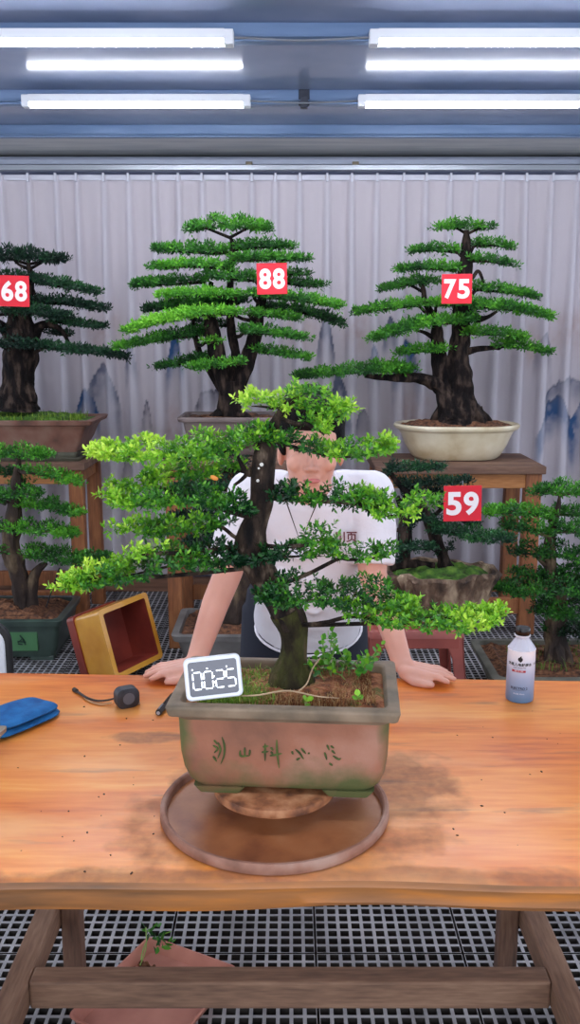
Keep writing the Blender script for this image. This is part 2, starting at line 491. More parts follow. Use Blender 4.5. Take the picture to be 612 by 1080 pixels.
# ------------------------------------------------------------------ wood
def wood(name, cols, scale=3.0, axis='X', rough=.45, ring=9, bump=.15, rot=0):
    m = bpy.data.materials.new(name); m.use_nodes = True
    N = m.node_tree.nodes; L = m.node_tree.links; b = N['Principled BSDF']
    tc = N.new('ShaderNodeTexCoord'); mp = N.new('ShaderNodeMapping')
    s = {'X': (.12, 1, 1), 'Y': (1, .12, 1), 'Z': (1, 1, .12)}[axis]
    mp.inputs['Scale'].default_value = [q * scale for q in s]
    L.new(tc.outputs['Object'], mp.inputs[0])
    n1 = N.new('ShaderNodeTexNoise'); n1.inputs['Scale'].default_value = 2.2; n1.inputs['Detail'].default_value = 8; n1.inputs['Distortion'].default_value = .8
    L.new(mp.outputs[0], n1.inputs[0])
    n2 = N.new('ShaderNodeTexNoise'); n2.inputs['Scale'].default_value = ring * 3; n2.inputs['Detail'].default_value = 4
    L.new(mp.outputs[0], n2.inputs[0])
    mx = N.new('ShaderNodeMix'); mx.data_type = 'FLOAT'; mx.inputs[0].default_value = .35
    L.new(n1.outputs[0], mx.inputs[2]); L.new(n2.outputs[0], mx.inputs[3])
    cr = N.new('ShaderNodeValToRGB'); el = cr.color_ramp.elements
    for i, c in enumerate(cols):
        pos = .3 + .4 * i / (len(cols) - 1)
        e = el[i] if i < 2 else el.new(pos)
        e.position = pos; e.color = srgb(*c)
    L.new(mx.outputs[0], cr.inputs[0]); L.new(cr.outputs[0], b.inputs['Base Color'])
    b.inputs['Roughness'].default_value = rough
    bp = N.new('ShaderNodeBump'); bp.inputs['Strength'].default_value = bump; bp.inputs['Distance'].default_value = .004
    L.new(mx.outputs[0], bp.inputs['Height']); L.new(bp.outputs[0], b.inputs['Normal'])
    return m
W_leg = wood('stand_leg_wood', [(92, 52, 34), (150, 92, 54), (182, 122, 76)], 4, 'Z', .6)
W_apron = wood('stand_apron_wood', [(104, 62, 36), (168, 108, 58), (198, 140, 84)], 4, 'X', .55)
W_top = wood('stand_top_wood', [(74, 52, 44), (112, 82, 66), (150, 118, 96)], 4, 'X', .7)
W_old = wood('old_wood', [(82, 60, 50), (134, 102, 82), (166, 134, 110)], 5, 'X', .7)
W_oldY = wood('old_wood_y', [(82, 60, 50), (134, 102, 82), (166, 134, 110)], 5, 'Y', .7)
W_oldZ = wood('old_wood_z', [(66, 48, 42), (112, 82, 66), (146, 114, 92)], 5, 'Z', .7)

# ------------------------------------------------------------------ workbench
TZ = .80
def table_mat():
    m = wood('bench_top_wood', [(178, 80, 26), (216, 120, 46), (230, 144, 64), (238, 170, 92)], 2.6, 'X', .34, ring=8, bump=.12)
    N = m.node_tree.nodes; L = m.node_tree.links; b = N['Principled BSDF']
    tc = N.new('ShaderNodeTexCoord')
    base = b.inputs['Base Color'].links[0].from_socket
    # dried mud and water marks left around the turntable
    sep = N.new('ShaderNodeSeparateXYZ'); L.new(tc.outputs['Object'], sep.inputs[0])
    def math_(op, a, b2=None, clamp=False):
        n = N.new('ShaderNodeMath'); n.operation = op; n.use_clamp = clamp
        for i, v in enumerate((a, b2)):
            if v is None: continue
            if hasattr(v, 'links'): L.new(v, n.inputs[i])
            else: n.inputs[i].default_value = v
        return n.outputs[0]
    def blob(cx, cy, rx, ry):
        u = math_('DIVIDE', math_('SUBTRACT', sep.outputs[0], cx), rx); v = math_('DIVIDE', math_('SUBTRACT', sep.outputs[1], cy), ry)
        return math_('SQRT', math_('ADD', math_('MULTIPLY', u, u), math_('MULTIPLY', v, v)))
    nz = N.new('ShaderNodeTexNoise'); nz.inputs['Scale'].default_value = 14; nz.inputs['Detail'].default_value = 6
    L.new(tc.outputs['Object'], nz.inputs[0])
    nn = math_('MULTIPLY', math_('SUBTRACT', nz.outputs[0], .5), 1.3)
    d1 = math_('ADD', blob(-.02, 1.50 - 1.74, .27, .25), nn)
    d2 = math_('ADD', blob(.17, 1.62 - 1.74, .16, .16), nn)
    d3 = math_('ADD', blob(.0, 1.30 - 1.74, .60, .055), nn)
    d4 = math_('ADD', blob(-.30, 1.83 - 1.74, .10, .035), nn)
    dd = math_('MINIMUM', math_('MINIMUM', math_('MINIMUM', d1, d2), d3), math_('ADD', d4, .15))
    mask = math_('MULTIPLY', math_('MULTIPLY', math_('SUBTRACT', 1.08, dd), 3.0, True), .75)
    nz2 = N.new('ShaderNodeTexNoise'); nz2.inputs['Scale'].default_value = 45; nz2.inputs['Detail'].default_value = 3
    L.new(tc.outputs['Object'], nz2.inputs[0])
    mask = math_('MULTIPLY', mask, math_('ADD', nz2.outputs[0], .45), True)
    mx = N.new('ShaderNodeMix'); mx.data_type = 'RGBA'; L.new(mask, mx.inputs[0]); L.new(base, mx.inputs[6]); mx.inputs[7].default_value = srgb(146, 94, 66)
    # dark knots / cracks drawn out along the grain
    mp = N.new('ShaderNodeMapping'); mp.inputs['Scale'].default_value = (3.5, 26, 1); L.new(tc.outputs['Object'], mp.inputs[0])
    nz3 = N.new('ShaderNodeTexNoise'); nz3.inputs['Scale'].default_value = 1.0; nz3.inputs['Detail'].default_value = 5; L.new(mp.outputs[0], nz3.inputs[0])
    crk = math_('MULTIPLY', math_('SUBTRACT', nz3.outputs[0], .63), 7.0, True)
    crk = math_('MULTIPLY', crk, .75)
    mx2 = N.new('ShaderNodeMix'); mx2.data_type = 'RGBA'; L.new(crk, mx2.inputs[0]); L.new(mx.outputs[2], mx2.inputs[6]); mx2.inputs[7].default_value = srgb(112, 78, 66)
    # pale worn areas where the varnish has gone
    mp4 = N.new('ShaderNodeMapping'); mp4.inputs['Scale'].default_value = (1.6, 4.0, 1); L.new(tc.outputs['Object'], mp4.inputs[0])
    nz4 = N.new('ShaderNodeTexNoise'); nz4.inputs['Scale'].default_value = 1.5; nz4.inputs['Detail'].default_value = 7; L.new(mp4.outputs[0], nz4.inputs[0])
    worn = math_('MULTIPLY', math_('MULTIPLY', math_('SUBTRACT', nz4.outputs[0], .52), 6.0, True), .55)
    mx3 = N.new('ShaderNodeMix'); mx3.data_type = 'RGBA'; L.new(worn, mx3.inputs[0]); L.new(mx2.outputs[2], mx3.inputs[6]); mx3.inputs[7].default_value = srgb(240, 182, 126)
    L.new(mx3.outputs[2], b.inputs['Base Color'])
    rr = math_('ADD', math_('MULTIPLY', mask, .4), .30)
    L.new(rr, b.inputs['Roughness'])
    return m

def workbench():
    t = thing('workbench', 'long orange wooden workbench with a thick live-edge top and grey timber legs', 'table', (0, 1.74, 0))
    # top: one slab, its edges a little wavy; far edge and near edge slope slightly
    xs = np.linspace(-1.35, 1.35, 110)
    rings = []
    for x in xs:
        yn = 1.300 - .014 * x + .006 * math.sin(x * 5 + 1) + .003 * math.sin(x * 13)
        yf = 2.186 - .035 * x + .002 * math.sin(x * 7)
        zb = TZ - .052 + .004 * math.sin(x * 3.1) + .002 * math.sin(x * 11)
        r = [(yf, TZ - .004), (yf - .004, TZ)]
        r += [(yf - .004 + (yn + .012 - yf + .004) * q / 6, TZ) for q in range(1, 6)]
        r += [(yn + .014, TZ - .0005), (yn + .005, TZ - .004), (yn, TZ - .013), (yn + .003, TZ - .026), (yn + .001, TZ - .040), (yn + .008, zb), (yf - .01, zb), (yf, zb + .005)]
        rings.append([(x, y, z) for y, z in r])
    m_ = len(rings[0]); mb = MB()
    fs = [(i * m_ + k, i * m_ + (k + 1) % m_, (i + 1) * m_ + (k + 1) % m_, (i + 1) * m_ + k) for i in range(len(xs) - 1) for k in range(m_)]
    fs += [tuple(range(m_)), tuple((len(xs) - 1) * m_ + k for k in range(m_ - 1, -1, -1))]
    mb.add([p for r in rings for p in r], fs)
    o = build('tabletop', mb, table_mat(), t, smooth=True)
    # object coords are relative to the table's origin
    edge = wood('bench_edge_wood', [(100, 72, 50), (160, 104, 58), (214, 128, 40), (228, 138, 24)], 1.6, 'X', .4)
    o.data.materials.append(edge)
    for p in o.data.polygons:
        if p.normal.y < -.45: p.material_index = 1
    # legs
    for x in (-.553, .553):
        for y in (2.075, 1.36):
            mb = MB(); mb.box((x, y, .374), (.048, .05, .748))
            build('leg', mb, W_oldZ, t, bevel=.005)
    # low side rails and the stretcher between them
    for s in (-1, 1):
        mb = MB(); mb.box((s * .605, 1.66, .217), (.055, .98, .068))
        build('side_rail', mb, W_oldY, t, bevel=.006)
    mb = MB(); mb.box((0, 1.798, .216), (1.154, .055, .068))
    build('stretcher', mb, W_old, t, bevel=.006)
    for s in (-1, 1):
        mb = MB(); mb.box((s * .553, 1.72, .70), (.044, .66, .07)); build('bearer', mb, W_oldY, t, bevel=.004)
workbench()

# ------------------------------------------------------------------ plant stands
def stand(xc, yf, zt, w, d, label, lower_z=.16, legw=.088):
    t = thing('plant_stand', label, 'stand', (xc, yf + d / 2, 0), 'wooden plant stands')
    mb = MB(); mb.box((xc, yf + d / 2, zt - .022), (w, d, .044)); build('stand_top', mb, W_top, t, bevel=.006)
    mb = MB(); mb.box((xc, yf + .045, zt - .084), (w - .10 - legw, .03, .08)); build('apron', mb, W_apron, t, bevel=.003)
    mb = MB(); mb.box((xc, yf + d - .045, zt - .084), (w - .10 - legw, .03, .08)); build('apron', mb, W_apron, t, bevel=.003)
    for s in (-1, 1):
        mb = MB(); mb.box((xc + s * (w / 2 - .055), yf + d / 2, zt - .084), (.03, d - .1, .08)); build('apron', mb, W_apron, t, bevel=.003)
        for yy in (yf + .055, yf + d - .055):
            mb = MB(); mb.box((xc + s * (w / 2 - .06), yy, (zt - .044) / 2), (legw, .07, zt - .044)); build('leg', mb, W_leg, t, bevel=.005)
    for yy in (yf + .055, yf + d - .055):
        mb = MB(); mb.box((xc, yy, lower_z), (w - .12 - legw, .035, .09)); build('stretcher', mb, W_leg, t, bevel=.003)
stand(.922, 4.86, .955, .925, .56, 'wooden plant stand on the right carrying the cream oval bonsai pot')
stand(-1.60, 5.0, .955, .92, .56, 'wooden plant stand on the left carrying the wide brown pot', legw=.078)
stand(-.22, 4.63, 1.01, .90, .62, 'wooden plant stand in the middle carrying the plain grey-brown pot', legw=.075)

# ------------------------------------------------------------------ bonsai machinery
def leaves(name, C, A, age0, L, K, m, parent, shoot=.9, wr=.42, oval=False, sp=1.0):
    """C centres, A shoot axes (unit), K leaves up each shoot"""
    n = len(C)
    ref = np.where(np.abs(A[:, 2:3]) < .9, np.array([[0, 0, 1.]]), np.array([[1., 0, 0]]))
    U = np.cross(A, ref); U /= np.linalg.norm(U, axis=1, keepdims=True)
    W = np.cross(A, U)
    i = np.arange(K)
    ph = (i * 2.4)[None] + RNG.random((n, 1)) * 6.28
    el = np.radians(5 + 62 * i / max(1, K - 1))[None] + RNG.normal(0, .22, (n, K))
    rad = np.cos(ph)[..., None] * U[:, None] + np.sin(ph)[..., None] * W[:, None]
    D = np.cos(el)[..., None] * rad + np.sin(el)[..., None] * A[:, None]
    B = C[:, None] + A[:, None] * (i / K)[None, :, None] * L * shoot * 1.6
    Ls = L * (.75 + .5 * RNG.random((n, K)))[..., None]
    S = np.cross(D, A[:, None] + RNG.normal(0, .25, (n, K, 3))); S /= np.linalg.norm(S, axis=2, keepdims=True) + 1e-9
    Nn = np.cross(S, D)
    w = Ls * wr / 2
    if oval:
        vs = [B, B + D * Ls * .38 + S * w + Nn * Ls * .06, B + D * Ls * .38 - S * w + Nn * Ls * .06,
              B + D * Ls * .75 + S * w * .8, B + D * Ls * .75 - S * w * .8, B + D * Ls - Nn * Ls * .08, B + D * Ls * .5 - Nn * Ls * .03]
        F = np.array([(0, 2, 6), (0, 6, 1), (2, 4, 6), (6, 3, 1), (4, 5, 6), (6, 5, 3)])
    else:
        vs = [B, B + D * Ls * .5 + S * w + Nn * Ls * .08, B + D * Ls * .5 - S * w + Nn * Ls * .08, B + D * Ls]
        F = np.array([(0, 2, 3), (0, 3, 1)])
    nv = len(vs)
    V = np.stack(vs, 2).reshape(-1, 3)
    tot = n * K
    FF = (F[None] + (np.arange(tot) * nv)[:, None, None]).reshape(-1, 3)
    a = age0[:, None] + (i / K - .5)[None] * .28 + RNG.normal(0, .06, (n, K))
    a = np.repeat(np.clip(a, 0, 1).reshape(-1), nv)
    off = np.array(wloc(parent))
    me = bpy.data.meshes.new(name)
    me.vertices.add(len(V)); me.vertices.foreach_set('co', (V - off).astype(np.float32).ravel())
    me.loops.add(FF.size); me.loops.foreach_set('vertex_index', FF.ravel().astype(np.int32))
    me.polygons.add(len(FF)); me.polygons.foreach_set('loop_start', np.arange(0, FF.size, 3, dtype=np.int32))
    me.update(calc_edges=True)
    at = me.attributes.new('age', 'FLOAT', 'POINT'); at.data.foreach_set('value', a.astype(np.float32))
    me.validate()
    return link(name, me, m, parent, smooth=False)

def trunk_obj(name, paths, D, m, parent, seed=0, rough=.10, ringd=.008):
    """paths: lists of (px, py, width_px, depth_offset)"""
    mb = MB()
    for j, path in enumerate(paths):
        pts = []; rad = []
        q = []
        for row in path:
            px, py, w = row[:3]; dy = row[3] if len(row) > 3 else 0
            p = P(px, py, D + dy)
            q.append((p.x, p.y, p.z, w / 2 * mpp(py, D + dy)))
        q = np.array(q)
        length = np.linalg.norm(np.diff(q[:, :3], axis=0), axis=1).sum()
        n = max(8, int(length / ringd))
        s_ = spline(q, n)
        r0 = np.random.default_rng(seed * 31 + j)
        ph = r0.random(8) * 6.28
        def nf(a, i, ph=ph, n=n):
            z = i * ringd * 30
            return (1 + rough * (math.sin(3 * a + ph[0] + z * .35) * .6 + math.sin(5 * a + ph[1] - z * .5) * .5 + math.sin(8 * a + ph[2] + z * .9) * .35
                                 + math.sin(z * 1.3 + ph[3]) * .45 + math.sin(z * 2.9 + a * 2 + ph[4]) * .3))
        mb.tube([tuple(x[:3]) for x in s_], list(np.maximum(s_[:, 3], .002)), 26, noise=nf)
    return build(name, mb, m, parent, smooth=True)

def bonsai_foliage(parent, D, trunk_pts, pads, m, L, K, dens, barkm, conv=lambda u, v: (u, v), s=1.0, depth=1.0, oval=False, thin=.74, down=0, twig=1.0):
    """pads: (list of (u,v), thickness, age, depth offset[, taper])"""
    for pi_, pad in enumerate(pads):
        pts, th, age, dof = pad[:4]
        r = RNG
        q = []
        for k, uv in enumerate(pts):
            px, py = conv(*uv[:2])
            tt = (uv[2] if len(uv) > 2 else th) / s
            p = P(px, py + down, D + dof)
            q.append((p.x, p.y, p.z, tt * thin / 2 * mpp(py, D)))
        q = np.array(q)
        length = np.linalg.norm(np.diff(q[:, :3], axis=0), axis=1).sum()
        ns = 40
        S = spline(q, ns)
        b0 = max(.30 * length, .03) * depth
        b0 = min(b0, .5 * length)
        # ---- sample shoot bases in a flattened bolster around the path
        amean = S[:, 3].mean()
        area = length * 2 * b0 + length * 2 * amean
        n = int(dens * area / (L * L))
        t = r.random(n)
        f = np.sin(np.pi * np.clip(t, .03, .97)) ** .45        # plan outline tapers to both ends
        idx = np.clip((t * (ns - 1)).astype(int), 0, ns - 2); fr = (t * (ns - 1) - idx)[:, None]
        base = S[idx] * (1 - fr) + S[idx + 1] * fr
        ang = r.random(n) * 2 * np.pi
        rr = np.sqrt(r.random(n)) * .55 + .45
        oy = np.cos(ang) * rr * b0 * f
        # foreshortened depth already takes up part of the pad's height in view
        oz = np.sin(ang) * rr * np.maximum(base[:, 3] * .92 - L * .4, base[:, 3] * .35) * (.5 + .5 * f)
        oz = np.where(oz < 0, oz * .7, oz)
        # lumps
        lum = .35 * base[:, 3] * np.sin(t * length / (base[:, 3].mean() * 2.2 + 1e-4) * 3.1 + pi_ * 2.1) * (np.sin(ang) > 0)
        C = base[:, :3].copy(); C[:, 1] += oy; C[:, 2] += oz + lum
        # sag of the pad's edges
        C[:, 2] -= .25 * base[:, 3] * (oy / (b0 + 1e-6)) ** 2
        C[:, 0] += r.normal(0, L * .5, n)
        A = np.stack([r.normal(0, .45, n) + np.sign(q[-1, 0] - q[0, 0]) * 0, oy / (b0 + 1e-6) * .7 + r.normal(0, .3, n), np.clip(oz / (base[:, 3] + 1e-6), -.35, 1) * .9 + .45 + r.normal(0, .25, n)], 1)
        A /= np.linalg.norm(A, axis=1, keepdims=True)
        ag = age[0] + (age[1] - age[0]) * t if isinstance(age, tuple) else np.full(n, age)
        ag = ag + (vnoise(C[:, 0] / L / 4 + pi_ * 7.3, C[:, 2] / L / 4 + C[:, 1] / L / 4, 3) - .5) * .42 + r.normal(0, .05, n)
        fo = leaves('foliage_pad', C, A, ag, L, K, m, parent, oval=oval)
        if len(pad) > 4: fo['label'] = pad[4]
        # ---- the branch that carries it, from the trunk
        if trunk_pts is not None and len(trunk_pts):
            tp = np.array([[*P(x, y, D)] for x, y in trunk_pts])
            d0 = np.linalg.norm(tp[:, [0, 2]] - S[0, [0, 2]] + 0, axis=1) + np.maximum(0, tp[:, 2] - S[0, 2]) * 1.5
            d1 = np.linalg.norm(tp[:, [0, 2]] - S[-1, [0, 2]] + 0, axis=1) + np.maximum(0, tp[:, 2] - S[-1, 2]) * 1.5
            if min(d0) <= min(d1): line = S; a0 = tp[np.argmin(d0)]
            else: line = S[::-1]; a0 = tp[np.argmin(d1)]
            low = line[:, :3].copy(); low[:, 2] -= line[:, 3] * .45
            k0 = 2 if np.linalg.norm(a0 - low[0]) > .02 else 6
            lx = sorted((S[0, 0], S[-1, 0]))
            if lx[0] + .2 * length < a0[0] < lx[1] - .2 * length:
                km = int(np.argmin(np.abs(low[:, 0] - a0[0])))
                for seq in (low[km::4], low[:km + 1][::-4]):
                    seq = seq[:max(2, int(len(seq) * .8))]
                    if len(seq) < 3: continue
                    W = spline(np.vstack([a0[None], seq[2:]]), 14)
                    mb = MB(); mb.tube([tuple(x) for x in W], list(np.linspace(.009, .0025, 14) * twig), 8)
                    build('branch', mb, barkm, parent, smooth=True)
                continue
            way = [a0, (a0 * .45 + low[k0] * .55) + np.array([0, 0, -.01 * twig])] + [low[j] for j in range(k0, int(ns * .86), 5)]
            W = spline(np.array(way), 22)
            ra = np.linspace(.011, .0025, 22) * twig
            mb = MB(); mb.tube([tuple(x) for x in W], list(ra), 8)
            build('branch', mb, barkm, parent, smooth=True)

def conv_of(x0, y0, s):
    return lambda u, v: (x0 + u / s, y0 + v / s)

def grass_tuft(name, parent, regions, n, h, m, agef=(.2, .9), label=None):
    """thin blades scattered over rectangles (x0,x1,y0,y1,z)"""
    V = []; F = []; A = []
    for k in range(n):
        x0, x1, y0, y1, z = regions[k % len(regions)]
        x = random.uniform(x0, x1); y = random.uniform(y0, y1)
        hh = h * random.uniform(.4, 1.2); a = random.uniform(0, 6.28); lean = random.uniform(.1, 1.0) * hh
        dx, dy = math.cos(a), math.sin(a); w = h * .045
        sx, sy = -dy * w, dx * w
        b = len(V)
        V += [(x - sx, y - sy, z), (x + sx, y + sy, z), (x + dx * lean * .35 - sx * .8, y + dy * lean * .35 - sy * .8, z + hh * .6), (x + dx * lean * .35 + sx * .8, y + dy * lean * .35 + sy * .8, z + hh * .6), (x + dx * lean, y + dy * lean, z + hh * (.95 if lean < .6 * hh else .75))]
        F += [(b, b + 1, b + 3, b + 2), (b + 2, b + 3, b + 4)]
        ag = random.uniform(*agef); A += [ag] * 5
    off = wloc(parent)
    me = bpy.data.meshes.new(name)
    me.from_pydata([(p[0] - off.x, p[1] - off.y, p[2] - off.z) for p in V], [], F)
    at = me.attributes.new('age', 'FLOAT', 'POINT'); at.data.foreach_set('value', A)
    o = link(name, me, m, parent, smooth=False)
    o['kind'] = 'stuff'
    if label: o['label'] = label
    return o

def soil_mound(name, parent, c, hw, hd, cr, z, rise, m, yaw=0, centre=(0, 0), disp=.006):
    """a bumpy bed filling a pot"""
    mb = MB(); R = Matrix.Rotation(yaw, 3, 'Z')
    rings = 14; seg = 12; mm = seg * 4; vs = []
    for i in range(rings + 1):
        f = 1 - i / rings
        for q, (sx, sy) in enumerate([(1, 1), (-1, 1), (-1, -1), (1, -1)]):
            for k in range(seg):
                a = math.pi / 2 * (q + k / (seg - 1)); c2 = min(cr, hw * .99, hd * .99)
                x = (sx * (hw - c2) + c2 * math.cos(a)) * f; y = (sy * (hd - c2) + c2 * math.sin(a)) * f
                zz = z + rise * (1 - f ** 2) + disp * (math.sin(x * 60 + y * 31) + math.sin(y * 75 - x * 22) + random.uniform(-.7, .7)) * (0 if i == 0 else 1)
                vs.append(R @ Vector((x, y, 0)) + Vector((c[0], c[1], zz)))
    fs = [(i * mm + k, i * mm + (k + 1) % mm, (i + 1) * mm + (k + 1) % mm, (i + 1) * mm + k) for i in range(rings) for k in range(mm)]
    mb.add(vs, fs)
    return build(name, mb, m, parent, smooth=True)

# ------------------------------------------------------------------ bonsai 88 (centre back)
POT_BROWN = mat('pot_brown', (112, 98, 96), .6, noise=(9, [(96, 82, 80), (122, 108, 104)], 5), bump=(50, .2, .003))
def bonsai88():
    D = 4.98; c3 = conv_of(120, 220, 2.448)
    zt = 1.01; x0 = P(247, 440, D).x
    t = thing('potted_bonsai', 'tall layered bonsai with several trunks in a plain grey-brown pot, numbered 88', 'bonsai', (x0, D, zt), 'potted bonsai trees')
    mb = MB()
    mb.loft([(zt + .008, .20, .13, .03), (zt + .02, .215, .14, .03), (zt + .12, .25, .165, .03), (zt + .185, .262, .176, .03), (zt + .19, .285, .195, .035), (zt + .205, .292, .2, .035),
             (zt + .214, .288, .197, .035), (zt + .214, .268, .178, .03), (zt + .17, .255, .165, .03)], (x0, D, 0), seg=8)
    pot = build('pot', mb, POT_BROWN, t, smooth=True)
    for sx in (-1, 1):
        mb = MB(); mb.box((x0 + sx * .15, D, zt + .006), (.07, .2, .012)); build('foot', mb, POT_BROWN, pot, bevel=.003)
    soil_mound('soil', t, (x0, D), .262, .17, .03, zt + .19, .02, M['soil'])
    T = lambda L_: [(*c3(u, v), w / 2.448, *d) for u, v, w, *d in L_]
    paths = [T([(300, 548, 84), (300, 520, 66), (302, 480, 54), (303, 445, 44)]),
             T([(295, 490, 36), (276, 420, 42), (260, 340, 42), (250, 290, 34), (245, 240, 22), (252, 190, 12)]),
             T([(300, 450, 36, .03), (315, 385, 26, .03), (305, 320, 22, .03), (300, 240, 20, .02), (303, 160, 16), (308, 100, 12), (300, 70, 6)]),
             T([(312, 490, 40), (340, 410, 42), (358, 350, 38), (372, 290, 28), (380, 245, 24), (395, 200, 12), (400, 175, 6)]),
             T([(290, 480, 24, .06), (262, 440, 20, .06), (225, 380, 15, .06), (208, 320, 12, .06), (205, 280, 7, .06)]),
             T([(275, 530, 30, -.05), (250, 540, 14, -.08)]), T([(325, 530, 30, -.05), (352, 542, 14, -.08)])]
    trunk_obj('trunk', paths, D, M['bark'], t, 88)
    tp = [c3(*p) for p in ((303, 440), (270, 390), (258, 330), (248, 270), (250, 220), (310, 330), (302, 240), (303, 180), (303, 120), (300, 75), (345, 400), (360, 345), (372, 290), (380, 245), (392, 205), (215, 350), (206, 290))]
    pads = [([(190, 60, 20), (230, 45, 40), (300, 42, 46), (360, 45, 40), (403, 56, 20)], 45, .52, 0),
            ([(300, 108, 30), (230, 108, 38), (160, 106, 28), (105, 108, 12)], 35, .5, .03), ([(300, 104, 26), (380, 96, 28), (470, 102, 10)], 28, .42, .03),
            ([(305, 152), (200, 146), (95, 154, 10)], 25, .55, -.05), ([(308, 132, 18), (400, 127), (503, 134, 10)], 26, .55, -.05),
            ([(245, 186), (150, 190, 28), (95, 194, 22), (50, 200, 9)], 30, .45, 0), ([(230, 172, 24), (300, 176), (372, 182, 30)], 38, .45, -.06),
            ([(430, 186), (490, 195), (548, 202, 9)], 26, .35, .08), ([(430, 165), (470, 168), (508, 172, 6)], 14, .45, .02),
            ([(325, 226, 18), (220, 220), (115, 228, 10)], 28, .68, -.10), ([(350, 222, 22), (430, 228, 30), (520, 240, 24), (585, 256, 10)], 26, .55, -.08),
            ([(340, 236), (240, 242, 30), (160, 250), (80, 264, 10)], 28, .28, .05), ([(322, 270, 20), (220, 270, 30), (120, 288, 28), (28, 320, 10)], 30, .78, -.14),
            ([(395, 255), (480, 264), (540, 280), (594, 302, 9)], 24, .22, .02), ([(342, 270, 14), (420, 276), (485, 288, 9)], 20, .55, -.08),
            ([(245, 318, 36), (170, 328, 36), (100, 340, 24), (4, 362, 10)], 32, (.2, .6), .02), ([(328, 316), (410, 320), (500, 338, 10)], 28, .5, -.10),
            ([(232, 345), (280, 340)], 14, .6, -.08), ([(255, 380), (180, 396), (105, 414, 8)], 24, .3, .04),
            ([(335, 398, 16), (260, 403), (192, 414, 12)], 28, .62, -.12), ([(362, 366, 16), (430, 373), (510, 390, 9)], 28, .5, -.04),
            ([(240, 300), (300, 300, 16)], 20, .2, .1), ([(160, 250), (230, 300)], 20, .2, .12)]
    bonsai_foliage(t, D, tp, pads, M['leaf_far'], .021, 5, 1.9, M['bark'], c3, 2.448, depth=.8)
bonsai88()

# ------------------------------------------------------------------ bonsai 75 (right back)
def bonsai75():
    D = 5.22; c4 = conv_of(360, 220, 2.4286)
    zt = .955; x0 = P(481, 460, D).x
    t = thing('potted_bonsai', 'thick-trunked bonsai in a cream oval pot on the right stand', 'bonsai', (x0, D, zt), 'potted bonsai trees')
    mb = MB()
    secs = [(zt + .004, .235, .16), (zt + .02, .255, .175), (zt + .08, .29, .2), (zt + .14, .315, .222), (zt + .165, .33, .232), (zt + .17, .345, .245), (zt + .18, .356, .252), (zt + .192, .358, .254), (zt + .20, .352, .25), (zt + .2, .335, .235), (zt + .16, .32, .222)]
    mb.loft([(z, a, b, b * .99) for z, a, b in secs], (x0, D, 0), seg=14)
    cream = mat('pot_cream', (218, 204, 172), .4, noise=(7, [(190, 170, 132), (214, 200, 168), (228, 218, 192)], 6), coat=.3)
    build('pot', mb, cream, t, smooth=True)
    soil_mound('soil', t, (x0, D), .33, .232, .23, zt + .185, .035, M['soil'])
    T = lambda L_: [(*c4(u, v), w / 2.4286, *d) for u, v, w, *d in L_]
    paths = [T([(300, 566, 175), (302, 548, 140), (303, 522, 100), (305, 480, 78), (302, 430, 66), (300, 380, 56), (305, 330, 46), (308, 280, 44), (312, 230, 40), (316, 180, 34), (320, 130, 30), (321, 90, 22), (322, 55, 12)]),
             T([(282, 540, 70, -.04), (270, 490, 52, -.02), (258, 440, 46), (252, 390, 40), (248, 340, 34), (244, 300, 24), (232, 270, 17), (215, 240, 15), (210, 205, 12), (200, 192, 6)]),
             T([(270, 480, 34, -.03), (240, 448, 34, -.03), (190, 434, 26, -.03), (130, 434, 20, -.03), (60, 428, 10, -.03)]),
             T([(310, 370, 20), (350, 360, 14), (395, 356, 12), (430, 350, 6)]), T([(340, 290, 16), (375, 278, 10), (400, 262, 6)]),
             T([(335, 180, 9), (352, 160, 8), (366, 190, 7)]), T([(250, 340, 16), (215, 318, 10), (190, 312, 6)]),
             T([(250, 560, 20, -.10), (275, 530, 40, -.05)]), T([(370, 558, 20, -.08), (340, 520, 46, -.03)]), T([(225, 556, 16, .02), (262, 520, 40, .02)]), T([(390, 556, 14, .03), (340, 515, 40, .03)])]
    trunk_obj('trunk', paths, D, M['bark'], t, 75, rough=.13)
    tp = [c4(*p) for p in ((305, 480), (300, 400), (302, 350), (305, 300), (312, 240), (316, 180), (320, 120), (322, 65), (252, 390), (248, 330), (235, 275), (212, 215), (190, 434), (150, 432), (395, 356), (350, 360), (375, 278))]
    pads = [([(245, 52, 14), (310, 44), (385, 52, 14)], 30, .5, 0), ([(305, 110, 20), (240, 103), (172, 112, 9)], 28, .48, .02), ([(335, 92), (390, 90), (442, 104, 10)], 28, .46, 0),
            ([(302, 156), (220, 150), (143, 160, 9)], 24, .5, -.05), ([(328, 130), (380, 132), (445, 149, 9)], 24, .48, -.03), ([(255, 188), (170, 192), (97, 212, 10)], 28, .5, .02),
            ([(335, 203), (410, 208), (460, 218, 18), (500, 230, 8)], 30, .45, 0), ([(208, 243), (120, 252), (30, 270, 10)], 30, .5, -.04),
            ([(230, 243, 20), (340, 246), (440, 256), (538, 280, 9)], 28, .58, -.08), ([(345, 285), (220, 292), (150, 310), (76, 337, 10)], 34, .55, -.10),
            ([(272, 360), (200, 362), (143, 374, 10)], 28, .55, -.06), ([(320, 316), (400, 319), (472, 332, 10)], 28, .58, -.08), ([(392, 345, 36), (460, 351, 34), (541, 372, 12)], 28, .55, 0),
            ([(182, 415, 38), (120, 410, 42), (40, 414, 36), (-60, 424, 26), (-112, 432, 12)], 38, .5, -.02), ([(290, 262), (350, 268)], 22, .2, .06)]
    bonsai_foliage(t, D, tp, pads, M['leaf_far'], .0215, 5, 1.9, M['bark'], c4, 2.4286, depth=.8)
bonsai75()

